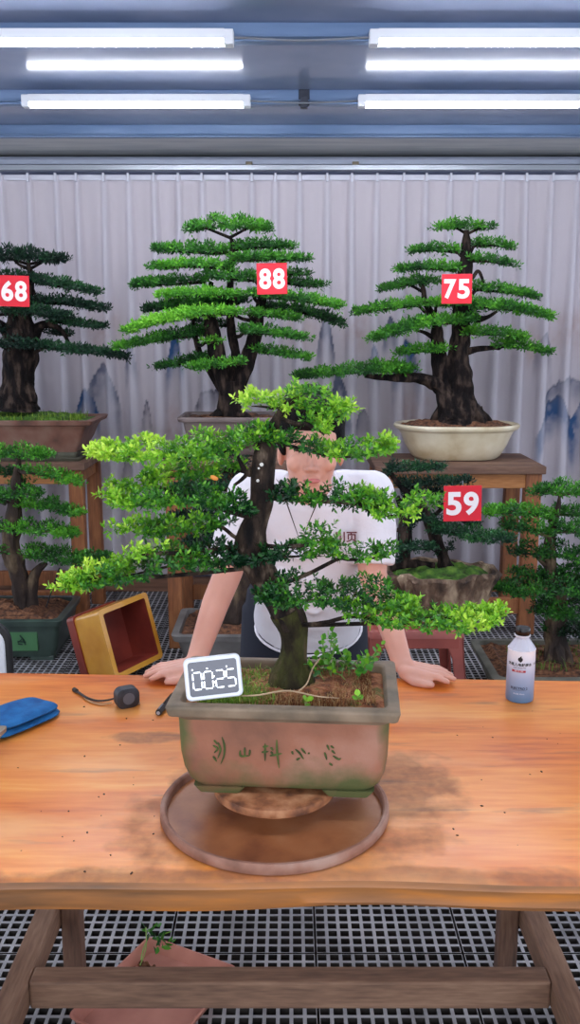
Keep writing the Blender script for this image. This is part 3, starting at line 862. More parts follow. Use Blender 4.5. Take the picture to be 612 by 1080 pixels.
# ------------------------------------------------------------------ bonsai 68 (left back)
def bonsai68():
    D = 5.25; c2 = conv_of(0, 220, 3.06)
    zt = .955; x0 = P(14, 460, D).x
    t = thing('potted_bonsai', 'dark-leaved bonsai with a very thick trunk in a wide brown pot, upper left', 'bonsai', (x0, D, zt), 'potted bonsai trees')
    brown = mat('pot_redbrown', (116, 82, 70), .55, noise=(7, [(88, 64, 56), (126, 86, 72), (140, 108, 94)], 6), bump=(40, .3, .003))
    slab = mat('slab_greywood', (86, 84, 72), .8, noise=(9, [(60, 58, 52), (98, 96, 80)], 6))
    mb = MB(); mb.loft([(zt, .42, .19, .02), (zt + .018, .43, .2, .02), (zt + .02, .40, .185, .02), (zt + .034, .405, .19, .02), (zt + .05, .41, .19, .02)], (x0, D, 0), seg=5)
    build('display_base', mb, slab, t)
    z = zt + .05
    mb = MB()
    mb.loft([(z, .40, .17, .02), (z + .02, .405, .175, .02), (z + .06, .43, .19, .02), (z + .12, .455, .205, .02), (z + .15, .475, .22, .02), (z + .156, .50, .235, .02), (z + .178, .51, .242, .02), (z + .182, .50, .235, .02), (z + .182, .475, .215, .02), (z + .14, .46, .2, .02)], (x0, D, 0), seg=6)
    build('pot', mb, brown, t, smooth=True)
    soil_mound('moss', t, (x0, D), .47, .21, .02, z + .165, .04, M['moss'])
    grass_tuft('weeds', t, [(x0 - .4, x0 + .42, D - .19, D + .1, z + .17)], 900, .05, M['grass'], (.1, .7))
    T = lambda L_: [(*c2(u, v), w / 3.06, *d) for u, v, w, *d in L_]
    paths = [T([(52, 650, 170), (52, 625, 135), (54, 580, 108), (58, 520, 100), (64, 460, 106), (70, 410, 104), (66, 370, 80), (70, 330, 60), (86, 290, 36), (98, 250, 26), (100, 215, 20), (92, 185, 14), (95, 165, 8)]),
             T([(100, 420, 50), (130, 380, 30), (165, 375, 20), (200, 395, 14), (225, 440, 9)]), T([(40, 420, 50), (10, 380, 30), (-20, 360, 20)]),
             T([(92, 330, 22), (115, 300, 14), (110, 270, 10), (95, 240, 8)]), T([(95, 195, 12), (125, 180, 8), (150, 165, 5)]), T([(92, 195, 12), (60, 180, 8), (40, 160, 5)]),
             T([(20, 620, 40, -.08), (45, 560, 60, -.03)]), T([(100, 630, 30, -.05), (80, 570, 60)])]
    trunk_obj('trunk', paths, D, M['bark'], t, 68, rough=.12)
    tp = [c2(*p) for p in ((62, 480), (75, 420), (68, 370), (75, 330), (90, 290), (100, 250), (100, 215), (92, 180), (150, 376), (200, 395), (10, 380))]
    pads = [([(-70, 150), (0, 158, 50), (70, 148, 56), (140, 160, 52), (208, 170, 26)], 50, .22, 0), ([(60, 222, 26), (150, 238, 40), (230, 252), (315, 275, 12)], 32, .35, -.03),
            ([(105, 300, 34), (200, 302), (270, 315, 24), (342, 328, 10)], 32, .25, 0), ([(-30, 340), (90, 330, 44), (165, 345, 36), (220, 350, 16)], 40, .28, -.1),
            ([(150, 356), (250, 372, 26), (343, 388, 10)], 28, .25, .03), ([(120, 392), (180, 402), (230, 408, 8)], 22, .1, .06), ([(-30, 440), (50, 438), (125, 448, 18)], 38, .3, -.14),
            ([(130, 442, 20), (230, 456, 32), (330, 466, 24), (412, 486, 9)], 30, .28, -.06), ([(-20, 218), (70, 214, 20)], 24, .3, .02), ([(-40, 390), (70, 395)], 30, .15, -.02), ([(-60, 260), (60, 262, 20)], 30, .2, .02)]
    bonsai_foliage(t, D, tp, pads, M['leaf_dark'], .022, 5, 1.9, M['bark'], c2, 3.06, depth=.8)
bonsai68()

# ------------------------------------------------------------------ lower-left bonsai on the floor
def bonsai_lowleft():
    D = 4.66; c5 = conv_of(0, 450, 3.06)
    x0 = P(5, 680, 4.66).x
    t = thing('potted_bonsai', 'bonsai in a low dark green rectangular pot on the floor at the left edge', 'bonsai', (x0, D, 0), 'potted bonsai trees')
    green = mat('pot_green', (62, 78, 70), .35, noise=(8, [(44, 54, 52), (66, 84, 74)], 5), coat=.3)
    mb = MB()
    mb.loft([(.02, .31, .19, .03), (.06, .33, .2, .03), (.15, .345, .21, .03), (.19, .35, .215, .03), (.195, .365, .23, .03), (.222, .37, .235, .03), (.226, .365, .23, .03), (.226, .335, .2, .03), (.19, .33, .2, .03)], (x0, D, 0), seg=6)
    pot = build('pot', mb, green, t, smooth=True)
    mb = MB(); mb.box((x0 + .02, D - .208, .11), (.44, .016, .10), Matrix.Rotation(-.05, 3, 'X')); pn = build('panel', mb, mat('pot_green_panel', (60, 108, 66), .35, coat=.3), pot, bevel=.003)
    for sx in (-1, 1):
        mb = MB(); mb.box((x0 + sx * .25, D, .012), (.12, .38, .024)); build('foot', mb, green, pot, bevel=.004)
    mb = MB()
    for k, cx in enumerate((-.08, .06, .16)):
        for j in range(5):
            a = random.uniform(-.7, .7); l = random.uniform(.02, .045)
            mb.box((x0 + cx + random.uniform(-.015, .015), D - .219, .11 + random.uniform(-.025, .025)), (l, .004, .006), Matrix.Rotation(a + (math.pi / 2 if j % 2 else 0), 3, 'Y'))
    build('carved_character', mb, mat('dark_green_glaze', (24, 52, 40), .5), pn)
    soil_mound('soil', t, (x0, D), .335, .2, .03, .20, .05, M['soil'], disp=.008)
    T = lambda L_: [(*c5(u, v), w / 3.06, *d) for u, v, w, *d in L_]
    paths = [T([(95, 660, 120, -.02), (88, 630, 90), (74, 585, 60), (68, 540, 54), (62, 490, 56), (50, 440, 60), (38, 400, 56), (40, 340, 54), (46, 280, 50), (50, 220, 40), (54, 160, 30), (60, 110, 16), (62, 90, 8)]),
             T([(110, 640, 70), (105, 590, 48), (104, 540, 38), (108, 490, 34), (125, 460, 26), (150, 440, 12)]),
             T([(130, 640, 30, -.06), (110, 590, 40, -.02)]), T([(60, 655, 30, -.08), (80, 600, 40, -.02)]), T([(20, 250, 10), (-10, 240, 8)])]
    trunk_obj('trunk', paths, D, M['bark_pale'], t, 5, rough=.14)
    mb = MB(); mb.tube([P(*c5(150, 580), D - .05), P(*c5(192, 455), D - .05)], .004, 6); build('guy_wire', mb, M['blacksoft'], t)
    tp = [c5(*p) for p in ((74, 560), (60, 480), (40, 400), (44, 320), (48, 250), (52, 190), (56, 135), (62, 95), (108, 480), (125, 458))]
    pads = [([(-40, 88), (40, 84), (110, 88, 50), (166, 95, 28)], 52, .55, 0), ([(75, 140, 30), (160, 152, 46), (215, 170, 30), (258, 186, 16)], 48, .6, -.04), ([(-30, 235), (20, 225), (80, 212, 40), (135, 220, 26)], 46, .5, -.06),
            ([(60, 245), (160, 255, 50), (220, 272, 36), (266, 284, 18)], 50, .58, -.02), ([(20, 330, 40), (110, 328, 50), (190, 338, 40), (250, 350, 18)], 50, .58, -.06), ([(-40, 310), (20, 330)], 40, .4, .04),
            ([(85, 410, 60), (160, 415, 76), (230, 425, 56), (290, 430, 40), (352, 420, 20)], 70, .42, -.04), ([(-40, 400), (20, 402, 24)], 40, .4, -.05), ([(-40, 150), (70, 148)], 30, .3, .06), ([(100, 175), (30, 190)], 30, .3, .04)]
    bonsai_foliage(t, D, tp, pads, M['leaf_far'], .021, 5, 1.8, M['bark_pale'], c5, 3.06, depth=.8)
bonsai_lowleft()

# ------------------------------------------------------------------ bonsai in the grey pot behind the person's arm
def bonsai_behind():
    D = 4.42; x0 = P(262, 670, D).x
    t = thing('potted_bonsai', 'leaning bonsai in a grey rectangular pot on the floor, mostly hidden behind the person', 'bonsai', (x0, D, 0), 'potted bonsai trees')
    grey = mat('pot_grey', (112, 108, 106), .6, noise=(9, [(90, 86, 84), (124, 120, 116)], 5))
    mb = MB()
    mb.loft([(.0, .28, .16, .03), (.03, .29, .17, .03), (.15, .325, .2, .03), (.19, .335, .21, .03), (.195, .355, .23, .035), (.225, .365, .235, .035), (.228, .355, .228, .03), (.228, .33, .205, .03), (.19, .32, .2, .03)], (x0, D, 0), seg=6)
    build('pot', mb, grey, t, smooth=True)
    soil_mound('soil', t, (x0, D), .33, .205, .03, .20, .03, M['soil'], disp=.01)
    paths = [[(238, 672, 34), (244, 655, 28), (250, 630, 24), (258, 605, 22), (264, 575, 20), (258, 545, 16), (246, 520, 12), (236, 500, 6)]]
    trunk_obj('trunk', paths, D, M['bark_pale'], t, 9, rough=.14)
    tp = [(244, 655), (254, 615), (262, 580), (256, 545), (244, 518)]
    pads = [([(262, 506, 20), (215, 512), (178, 520, 12)], 26, .2, 0), ([(268, 572), (225, 570), (196, 574, 12)], 26, .15, 0), ([(262, 540), (210, 545), (182, 548, 8)], 20, .2, .05), ([(230, 490), (262, 488)], 20, .25, 0), ([(262, 555), (330, 560), (370, 570)], 30, .2, .05)]
    bonsai_foliage(t, D, tp, pads, M['leaf_dark'], .021, 5, 1.8, M['bark'], depth=.8)
bonsai_behind()

# ------------------------------------------------------------------ red-brown plastic stool, bonsai 59 on it
def stool():
    x0 = P(437, 670, 3.66).x; y0 = 3.80; H = .45
    t = thing('plastic_stool', 'square red-brown plastic stool behind the workbench under the stone-like basin', 'stool', (x0, y0, 0))
    pl = mat('plastic_redbrown', (150, 72, 62), .4, noise=(6, [(126, 58, 52), (160, 80, 68)], 4))
    mb = MB(); mb.loft([(H - .035, .205, .205, .035), (H - .01, .202, .202, .035), (H, .192, .192, .03)], (x0, y0, 0), seg=8)
    build('seat', mb, pl, t, smooth=True)
    for sx in (-1, 1):
        for sy in (-1, 1):
            mb = MB()
            # L-shaped tapering leg, splayed
            for kx, ky in ((1, 0), (0, 1)):
                secs = []
                vs = []
                for z, s_ in ((H - .03, 0), (H - .12, .006), (.0, .035)):
                    wv = .085 if z > H - .05 else (.052 if z > .2 else .042)
                    ox = x0 + sx * (.198 + s_); oy = y0 + sy * (.198 + s_)
                    if kx: vs += [(ox, oy, z), (ox - sx * wv, oy, z), (ox - sx * wv, oy - sy * .012, z), (ox, oy - sy * .012, z)]
                    else: vs += [(ox, oy, z), (ox - sx * .012, oy, z), (ox - sx * .012, oy - sy * wv, z), (ox, oy - sy * wv, z)]
                mb.add(vs, [(0, 1, 2, 3), (8, 9, 10, 11)] + [(4 * i + k, 4 * i + (k + 1) % 4, 4 * i + 4 + (k + 1) % 4, 4 * i + 4 + k) for i in range(2) for k in range(4)])
            build('leg', mb, pl, t, bevel=.004)
    for a in range(4):
        R = Matrix.Rotation(a * math.pi / 2, 3, 'Z')
        mb = MB(); mb.box(Vector((x0, y0, H - .05)) + R @ Vector((0, -.197, 0)), (.36, .012, .055), R)
        build('apron', mb, pl, t, bevel=.003)
    return x0, y0, H
SX, SY, SH = stool()

def bonsai59():
    D = 3.86; c = conv_of(380, 480, 3.825); z = SH
    x0 = P(462, 620, D).x
    t = thing('potted_bonsai', 'dark bonsai in a rugged brown stone-like basin full of moss on the plastic stool', 'bonsai', (x0, D, z), 'potted bonsai trees')
    rock = mat('rock_basin', (92, 74, 60), .85, noise=(16, [(30, 22, 20), (112, 88, 70), (186, 162, 134)], 9), bump=(45, 1, .02), stretch=(1, 1, .45))
    mb = MB(); vs = []
    secs = [(0, .17, .12), (.02, .19, .13), (.05, .20, .138), (.08, .207, .144), (.11, .214, .150), (.14, .224, .158), (.165, .235, .168), (.185, .246, .176), (.198, .24, .172), (.196, .215, .15), (.16, .2, .14)]
    seg = 120
    for i, (zz, a, b) in enumerate(secs):
        for k in range(seg):
            th = 2 * math.pi * k / seg
            n = 1 + .035 * math.sin(3 * th + 1) + .03 * math.sin(7 * th + 2) + .028 * math.sin(17 * th + zz * 20) * (1.5 if i < 8 else .4) + .02 * math.sin(31 * th - zz * 40) * (1.6 if i < 8 else .3)
            zt2 = zz + (.008 * math.sin(5 * th) + .005 * math.sin(11 * th + 1) if i > 3 else 0)
            ct, st = math.cos(th), math.sin(th)
            e = .75
            vs.append((x0 + a * n * math.copysign(abs(ct) ** e, ct), D + b * n * math.copysign(abs(st) ** e, st), z + zt2))
    n_ = len(secs)
    fs = [(i * seg + k, i * seg + (k + 1) % seg, (i + 1) * seg + (k + 1) % seg, (i + 1) * seg + k) for i in range(n_ - 1) for k in range(seg)]
    fs += [tuple(range(seg - 1, -1, -1)), tuple((n_ - 1) * seg + k for k in range(seg))]
    mb.add(vs, fs)
    build('pot', mb, rock, t, smooth=True)
    soil_mound('moss', t, (x0, D), .215, .145, .14, z + .180, .030, M['moss'])
    T = lambda L_: [(*c(u, v), w / 3.825, *d) for u, v, w, *d in L_]
    paths = [T([(345, 468, 90), (342, 445, 64), (335, 410, 46), (318, 370, 44), (300, 330, 50), (285, 290, 50), (272, 250, 44), (240, 200, 34), (190, 150, 26), (150, 110, 22), (125, 70, 16), (115, 30, 8)]),
             T([(185, 450, 40), (182, 400, 44), (180, 340, 56), (178, 280, 50), (170, 220, 30), (150, 170, 20)]), T([(120, 455, 30), (200, 438, 34), (300, 450, 30)])]
    trunk_obj('trunk', paths, D, M['bark'], t, 59, rough=.12)
    tp = [c(*p) for p in ((338, 420), (318, 370), (290, 300), (270, 250), (230, 190), (180, 140), (130, 80), (118, 40), (182, 380), (178, 300), (165, 200))]
    pads = [([(110, 60, 30), (200, 52), (270, 52), (342, 50, 14)], 36, .38, 0), ([(100, 100, 60), (130, 30, 30)], 40, .3, 0), ([(150, 120, 36), (250, 112, 44), (350, 110, 26), (440, 106, 10)], 40, .28, .03),
            ([(170, 160), (260, 150), (340, 155, 30)], 50, .15, .06), ([(280, 300, 60), (360, 300, 76), (450, 322, 66), (540, 335, 46), (620, 340, 24)], 66, .45, -.04), ([(180, 300), (240, 250), (330, 270)], 60, .2, 0),
            ([(110, 385, 30), (200, 372), (300, 370, 24)], 44, .4, -.08), ([(110, 420, 30), (190, 415)], 40, .15, 0), ([(330, 200, 30), (400, 250, 50), (470, 290, 30)], 40, .2, .06), ([(310, 400, 16), (370, 368)], 20, .2, 0), ([(100, 280), (100, 210)], 60, .2, .02)]
    bonsai_foliage(t, D, tp, pads, M['leaf_dark'], .016, 5, 1.8, M['bark'], c, 3.825, depth=.8)
bonsai59()

def bonsai_right():
    D = 4.05; c = conv_of(400, 470, 2.887)
    x0 = P(592, 690, D).x
    t = thing('potted_bonsai', 'bushy bonsai with exposed roots in a low grey pot at the right edge', 'bonsai', (x0, D, 0), 'potted bonsai trees')
    grey = mat('pot_greygreen', (104, 104, 92), .7, noise=(9, [(80, 80, 72), (118, 116, 104)], 6))
    mb = MB()
    mb.loft([(.0, .3, .22, .03), (.04, .32, .23, .03), (.13, .345, .25, .03), (.135, .37, .275, .03), (.165, .375, .28, .03), (.168, .37, .275, .03), (.168, .34, .245, .03), (.13, .33, .24, .03)], (x0, D, 0), seg=5)
    build('pot', mb, grey, t, smooth=True)
    soil_mound('soil', t, (x0, D), .34, .245, .03, .145, .03, M['soil'], disp=.01)
    grass_tuft('weeds', t, [(x0 - .25, x0 + .2, D - .2, D + .15, .17)], 200, .045, M['grass'], (0, .3))
    T = lambda L_: [(*c(u, v), w / 2.887, *d) for u, v, w, *d in L_]
    paths = [T([(545, 650, 80), (540, 610, 64), (535, 560, 62), (545, 500, 54), (540, 440, 46), (525, 380, 40), (520, 310, 34), (530, 250, 26), (545, 190, 16), (550, 150, 8)]),
             T([(500, 720, 16, -.1), (520, 650, 34, -.05), (530, 590, 44)]), T([(600, 715, 18, -.1), (575, 650, 34, -.05), (550, 590, 44)]), T([(560, 725, 16, -.14), (550, 660, 36, -.08), (540, 600, 44)]),
             T([(520, 370, 24), (490, 345, 14), (470, 330, 8)])]
    trunk_obj('trunk', paths, D, M['bark_pale'], t, 12, rough=.14)
    tp = [c(*p) for p in ((535, 560), (545, 490), (535, 420), (522, 360), (520, 300), (532, 240), (545, 190), (552, 150))]
    pads = [([(465, 150, 24), (530, 132, 50), (600, 136, 56), (660, 150)], 55, .5, 0), ([(530, 200), (600, 205), (670, 215)], 50, .38, .06), ([(318, 207, 18), (380, 200, 36), (450, 200, 48), (530, 215)], 44, .52, -.02),
            ([(375, 250, 34), (440, 245, 60), (530, 270)], 60, .42, -.06), ([(540, 250), (610, 255, 60), (680, 265)], 60, .5, -.08), ([(400, 325, 40), (460, 320, 60), (520, 340)], 56, .3, -.02), ([(510, 320), (600, 330, 70), (680, 340)], 66, .42, -.04),
            ([(405, 388, 24), (460, 390, 40), (530, 395)], 44, .35, 0), ([(356, 432, 30), (430, 438, 66), (520, 425, 80), (600, 430, 80), (680, 440)], 70, .35, -.08), ([(475, 500, 50), (560, 500, 90), (680, 510)], 90, .3, -.06),
            ([(500, 560, 30), (590, 560, 60), (680, 560)], 60, .2, 0), ([(540, 380), (620, 385, 60), (690, 390)], 60, .3, -.02)]
    bonsai_foliage(t, D, tp, pads, M['leaf_far'], .0185, 5, 1.8, M['bark_pale'], c, 2.887, depth=.8)
bonsai_right()

# ------------------------------------------------------------------ number signs hung in the trees
def text_mesh(s, size, extrude=.002, offset=0.0, align='CENTER'):
    cu = bpy.data.curves.new('txt', 'FONT'); cu.body = s; cu.size = size; cu.extrude = extrude; cu.offset = offset
    cu.align_x = align; cu.align_y = 'CENTER'; cu.resolution_u = 6
    o = bpy.data.objects.new('txt', cu); sc.collection.objects.link(o)
    dg = bpy.context.evaluated_depsgraph_get()
    me = bpy.data.meshes.new_from_object(o.evaluated_get(dg))
    vs = [v.co.copy() for v in me.vertices]; fs = [tuple(p.vertices) for p in me.polygons]
    bpy.data.objects.remove(o); bpy.data.curves.remove(cu); bpy.data.meshes.remove(me)
    return vs, fs

def sign(num, x0, x1, y0, y1, D, tilt, label):
    p = P((x0 + x1) / 2, (y0 + y1) / 2, D); k = mpp((y0 + y1) / 2, D)
    w = (x1 - x0) * k; h = (y1 - y0) * k
    t = thing('number_sign', label, 'sign', p, 'red number signs')
    R = Matrix.Rotation(tilt, 3, 'Y')
    mb = MB(); mb.box(p, (w, .004, h), R)
    build('board', mb, M['signred'], t, bevel=.0008)
    for q, ch in enumerate(num):
        vs, fs = text_mesh(ch, 1.0, 0, .035)
        xs = [v.x for v in vs]; ys = [v.y for v in vs]
        gw = w * .40; gh = h * .66
        mb = MB()
        sc_x = gw / (max(xs) - min(xs)); sc_y = gh / (max(ys) - min(ys))
        cx = (max(xs) + min(xs)) / 2; cy = (max(ys) + min(ys)) / 2
        vv = [p + R @ Vector(((v.x - cx) * sc_x + (q - .5) * w * .45, -.0028, (v.y - cy) * sc_y)) for v in vs]
        mb.add(vv, fs)
        build('digit', mb, M['signwhite'], t)
    mb = MB(); mb.tube([p + Vector((0, .004, h * .42)), p + Vector((.004, .03, h * .6)), p + Vector((0, .07, h * .5))], .0015, 6)
    build('hanging_wire', mb, M['greyplastic'], t)
sign('88', 271, 303, 278, 310, 4.66, -.02, 'red number sign hanging in the tall bonsai with several trunks, reads 88')
sign('75', 466, 498, 289.5, 320, 4.90, -.01, 'red number sign hanging in the bonsai above the cream oval pot, reads 75')
sign('68', -1, 31, 291, 323, 5.0, .03, 'red number sign cut by the left edge on the dark-leaved bonsai, reads 68')
sign('59', 468, 508, 512, 550, 3.70, -.02, 'red number sign lowest of the four, above the mossy stone-like basin, reads 59')

# ------------------------------------------------------------------ tilted orange pot on the floor
def tilted_pot():
    # a deep square pot lying on its side, open end to the right and a little to the viewer
    ochre = mat('glaze_ochre', (206, 142, 44), .3, noise=(6, [(190, 124, 36), (216, 156, 60)], 4), coat=.4)
    rust = mat('glaze_rust', (130, 48, 36), .45, noise=(6, [(108, 38, 30), (142, 56, 42)], 4), coat=.2)
    D = 4.30
    c = P(121, 667, D); c.z = max(c.z, .19)
    t = thing('glazed_pot', 'empty square pot, ochre outside and rust red inside, lying tilted on the floor', 'pot', (c.x, c.y, 0))
    # opening axis
    ax = Vector((.80, -.52, .26)).normalized()
    up = Vector((-.22, .10, .97)); up = (up - ax * up.dot(ax)).normalized()
    sd = ax.cross(up)
    R = Matrix((up, sd, ax)).transposed()      # local x=up, y=side, z=axis
    h = .235; a = .168; b = .168
    off = c - R @ Vector((0, 0, h * .5))
    mb = MB(); mb.loft([(0.02, a * .86, b * .86, .02), (.05, a * .90, b * .90, .02), (h - .02, a, b, .02), (h, a + .004, b + .004, .02), (h, a - .022, b - .022, .01)], off, rot=R, seg=4, cap1=False)
    body = build('pot_body', mb, ochre, t, smooth=True)
    mb = MB(); mb.loft([(h - .001, a - .021, b - .021, .01), (.06, a * .84, b * .84, .01), (.058, .02, .02, .005)], off, rot=R, seg=4, cap0=False)
    build('inside', mb, rust, t, smooth=True)
    mb = MB(); mb.loft([(-.02, a * .9, b * .9, .02), (.03, a * .92, b * .92, .02)], off, rot=R, seg=4)
    build('foot_band', mb, rust, t, smooth=True)
    # drop so it touches the ground
    zmin = min((o.matrix_basis @ v.co).z for o in t.children for v in o.data.vertices)
    for o in t.children:
        for v in o.data.vertices: v.co.z -= zmin
tilted_pot()

# blue thing on the floor near right pot
mb = MB()
p = P(520, 712, 3.62)
mb.loft([(0, .05, .04, .015), (.13, .062, .05, .015), (.135, .066, .054, .015), (.135, .058, .046, .015), (.01, .046, .036, .012)], (p.x, 3.62, 0), seg=6)
tag(build('plastic_tub', mb, mat('blueplastic', (20, 60, 128), .4), smooth=True, origin=(p.x, 3.62, 0)), 'small blue plastic tub on the floor beside the low grey pot', 'tub')

# ------------------------------------------------------------------ white and black chair at the left edge
def chair():
    xr = P(13, 690, 2.62).x; w = .46; xc = xr - w / 2; y = 2.62
    ztop = P(10, 654, 2.62).z
    t = thing('chair', 'white backed chair with a black rim at the left edge behind the workbench', 'chair', (xc, y + .2, 0))
    mb = MB(); R = Matrix.Rotation(math.pi / 2, 3, 'X')
    hh = .20; zc = ztop - hh
    mb.loft([(-.012, w / 2, hh, .07), (.012, w / 2, hh, .07)], (xc, y, zc), rot=R, seg=10); build('back_rim', mb, M['blacksoft'], t, smooth=True, bevel=.006)
    mb = MB(); mb.loft([(.012, w / 2 - .017, hh - .018, .055), (.018, w / 2 - .02, hh - .021, .055)], (xc, y, zc), rot=R, seg=10); build('backrest', mb, M['whiteplastic'], t, smooth=True)
    mb = MB(); mb.loft([(.43, .22, .21, .05), (.46, .225, .215, .05), (.475, .21, .2, .05)], (xc, y + .22, 0), seg=8); build('seat', mb, M['whiteplastic'], t, smooth=True)
    for sx in (-1, 1):
        mb = MB(); mb.tube([(xc + sx * .19, y + .04, .44), (xc + sx * .20, y, 0)], .012, 10); build('leg', mb, M['blacksoft'], t, smooth=True)
        mb = MB(); mb.tube([(xc + sx * .19, y + .38, .44), (xc + sx * .20, y + .42, 0)], .012, 10); build('leg', mb, M['blacksoft'], t, smooth=True)
        mb = MB(); mb.tube([(xc + sx * .16, y + .05, .44), (xc + sx * .16, y + .02, zc - hh + .05)], .012, 10); build('back_support', mb, M['blacksoft'], t, smooth=True)
chair()

# ------------------------------------------------------------------ person
def capsule_chain(mb, pts, rad, seg=20, flat=1.0):
    """tapered limb with round ends"""
    pts = [Vector(p) for p in pts]
    mb.tube(pts, rad, seg, flat=flat)
    for p, r in zip(pts, rad):
        mb.ell(p, (r, r, r), seg=seg, rings=10)

def remeshed(name, mb, m, parent, voxel, smooth_it=6):
    o = build(name, mb, m, parent, smooth=True)
    r = o.modifiers.new('r', 'REMESH'); r.mode = 'VOXEL'; r.voxel_size = voxel; r.use_smooth_shade = True
    s = o.modifiers.new('s', 'SMOOTH'); s.factor = .5; s.iterations = smooth_it
    return o

def person():
    skin = mat('skin', (214, 158, 138), .5, noise=(7, [(204, 146, 126), (220, 166, 146)], 4), sss=.12)
    hairm = mat('hair', (18, 17, 20), .75, spec=.12, bump=(160, .8, .004), noise=(60, [(6, 6, 8), (22, 20, 22)], 6))
    shirtm = mat('shirt', (226, 222, 228), .8, bump=(6, .7, .035))
    navy = mat('navy', (20, 24, 40), .8, bump=(9, .4, .01))
    t = thing('person', 'person in a white T-shirt and dark shorts leaning both hands on the workbench', 'person', (0.05, 2.7, 0))
    HY = 2.20
    hc = P(328, 470, HY)                      # head centre
    neck0 = Vector((hc.x, 2.40, 1.235)); neck1 = Vector((hc.x + .0, 2.27, hc.z - .07))
    chest = Vector((.055, 2.46, 1.15)); belly = Vector((.05, 2.60, .98)); pelvis = Vector((.045, 2.76, .84))
    sh = {-1: P(264, 520, 2.40), 1: P(392, 520, 2.40)}
    el = {-1: P(240, 606, 2.335), 1: P(393, 606, 2.335)}
    wr = {-1: P(207, 697, 2.205), 1: P(424, 699, 2.185)}
    mb = MB()
    # head
    mb.ell(hc + Vector((0, .015, .025)), (.072, .092, .088))
    mb.ell(hc + Vector((0, -.012, -.035)), (.060, .074, .080))
    mb.ell(hc + Vector((0, -.045, -.088)), (.036, .034, .026))
    mb.ell(hc + Vector((0, -.086, -.022)), (.0095, .014, .028), Matrix.Rotation(-.35, 3, 'X'))
    mb.ell(hc + Vector((0, -.098, -.042)), (.013, .012, .010))
    for s in (-1, 1):
        mb.ell(hc + Vector((s * .012, -.090, -.045)), (.008, .009, .007))
        mb.ell(hc + Vector((s * .073, .012, -.022)), (.009, .018, .030), Matrix.Rotation(s * .2, 3, 'Z'))
        mb.ell(hc + Vector((s * .030, -.074, .012)), (.024, .012, .008))
        mb.ell(hc + Vector((s * .040, -.064, -.035)), (.020, .018, .020))
    mb.ell(hc + Vector((0, -.080, -.068)), (.022, .010, .005)); mb.ell(hc + Vector((0, -.078, -.078)), (.018, .010, .005))
    capsule_chain(mb, [neck1, neck0], [.052, .06])
    # trunk of the body
    mb.ell(chest, (.155, .10, .12), Matrix.Rotation(-.5, 3, 'X')); mb.ell(belly, (.13, .09, .15), Matrix.Rotation(-.7, 3, 'X')); mb.ell(pelvis, (.15, .11, .11))
    capsule_chain(mb, [neck0, chest, belly, pelvis], [.07, .1, .1, .1])
    for s in (-1, 1):
        capsule_chain(mb, [chest + Vector((s * .08, 0, .06)), sh[s]], [.07, .055])
        mid = (sh[s] + el[s]) / 2
        capsule_chain(mb, [sh[s], mid, el[s]], [.052, .045, .038])
        f1 = el[s] * .65 + wr[s] * .35 + Vector((-s * -.004, 0, 0))
        capsule_chain(mb, [el[s], f1, wr[s]], [.038, .036, .026])
        # legs
        hip = pelvis + Vector((s * .085, 0, -.03)); knee = Vector((hip.x + s * .02, 2.68, .46)); ank = Vector((knee.x, 2.80, .08))
        capsule_chain(mb, [hip, knee, ank], [.085, .055, .038])
        capsule_chain(mb, [ank + Vector((0, .02, -.035)), ank + Vector((0, -.16, -.047))], [.036, .028])
        # hand: heel on the bench edge, fingers pointing outward
        heel = Vector((wr[s].x + s * .008, wr[s].y - .012, TZ + .030)); tip_dir = Vector((s * .96, -.26, 0)).normalized()
        side = Vector((tip_dir.y, -tip_dir.x, 0)) * s          # towards the viewer side
        if side.y > 0: side = -side
        capsule_chain(mb, [wr[s], heel], [.026, .025])
        knuck = heel + tip_dir * .062
        for q in range(4):
            o_ = (q - 1.5) * .0185
            k0 = knuck - side * o_ + Vector((0, 0, -.008)) + tip_dir * (-.004 * abs(q - 1))
            mb_pts = [heel - side * o_ * .75 + Vector((0, 0, -.004)), k0]
            capsule_chain(mb, mb_pts, [.017, .0125], 14)
            ln = (.052, .060, .056, .044)[q]
            fan = (tip_dir - side * o_ * 6.0).normalized()
            a1 = k0 + fan * ln * .48 + Vector((0, 0, .002)); a2 = a1 + fan * ln * .30 + Vector((0, 0, -.005)); a3 = a2 + fan * ln * .22 + Vector((0, 0, -.003))
            for p_ in (a1, a2, a3): p_.z = max(p_.z, TZ + .0078)
            capsule_chain(mb, [k0, a1, a2, a3], [.0105, .0092, .0082, .0070], 12)
        th0 = heel + side * .020 + Vector((0, 0, -.010)); th1 = th0 + tip_dir * .028 + side * .022; th2 = th1 + tip_dir * .026 + side * .008; th3 = th2 + tip_dir * .018 + side * .0
        for p_ in (th1, th2, th3): p_.z = TZ + .0095
        capsule_chain(mb, [th0, th1, th2, th3], [.015, .0115, .0100, .0085], 12)
    body = remeshed('body', mb, skin, t, .0042, 3)
    # eyes and lips
    for s in (-1, 1):
        mb = MB(); mb.ell(hc + Vector((s * .030, -.078, .000)), (.013, .006, .0045)); build('eye', mb, mat('eye', (30, 22, 20), .2), t, smooth=True)
        mb = MB(); mb.tube([hc + Vector((s * .014, -.088, .017)), hc + Vector((s * .030, -.089, .021)), hc + Vector((s * .048, -.074, .016))], [.002, .0034, .0015], 8); build('eyebrow', mb, hairm, t)
    mb = MB(); mb.ell(hc + Vector((0, -.087, -.073)), (.021, .006, .0065)); build('lips', mb, mat('lips', (190, 110, 104), .4), t, smooth=True)
    # hair
    mb = MB()
    mb.ell(hc + Vector((0, .026, .058)), (.086, .095, .090))
    mb.ell(hc + Vector((0, -.030, .080)), (.076, .074, .046))
    for s in (-1, 1):
        mb.ell(hc + Vector((s * .066, .018, .022)), (.018, .052, .050))
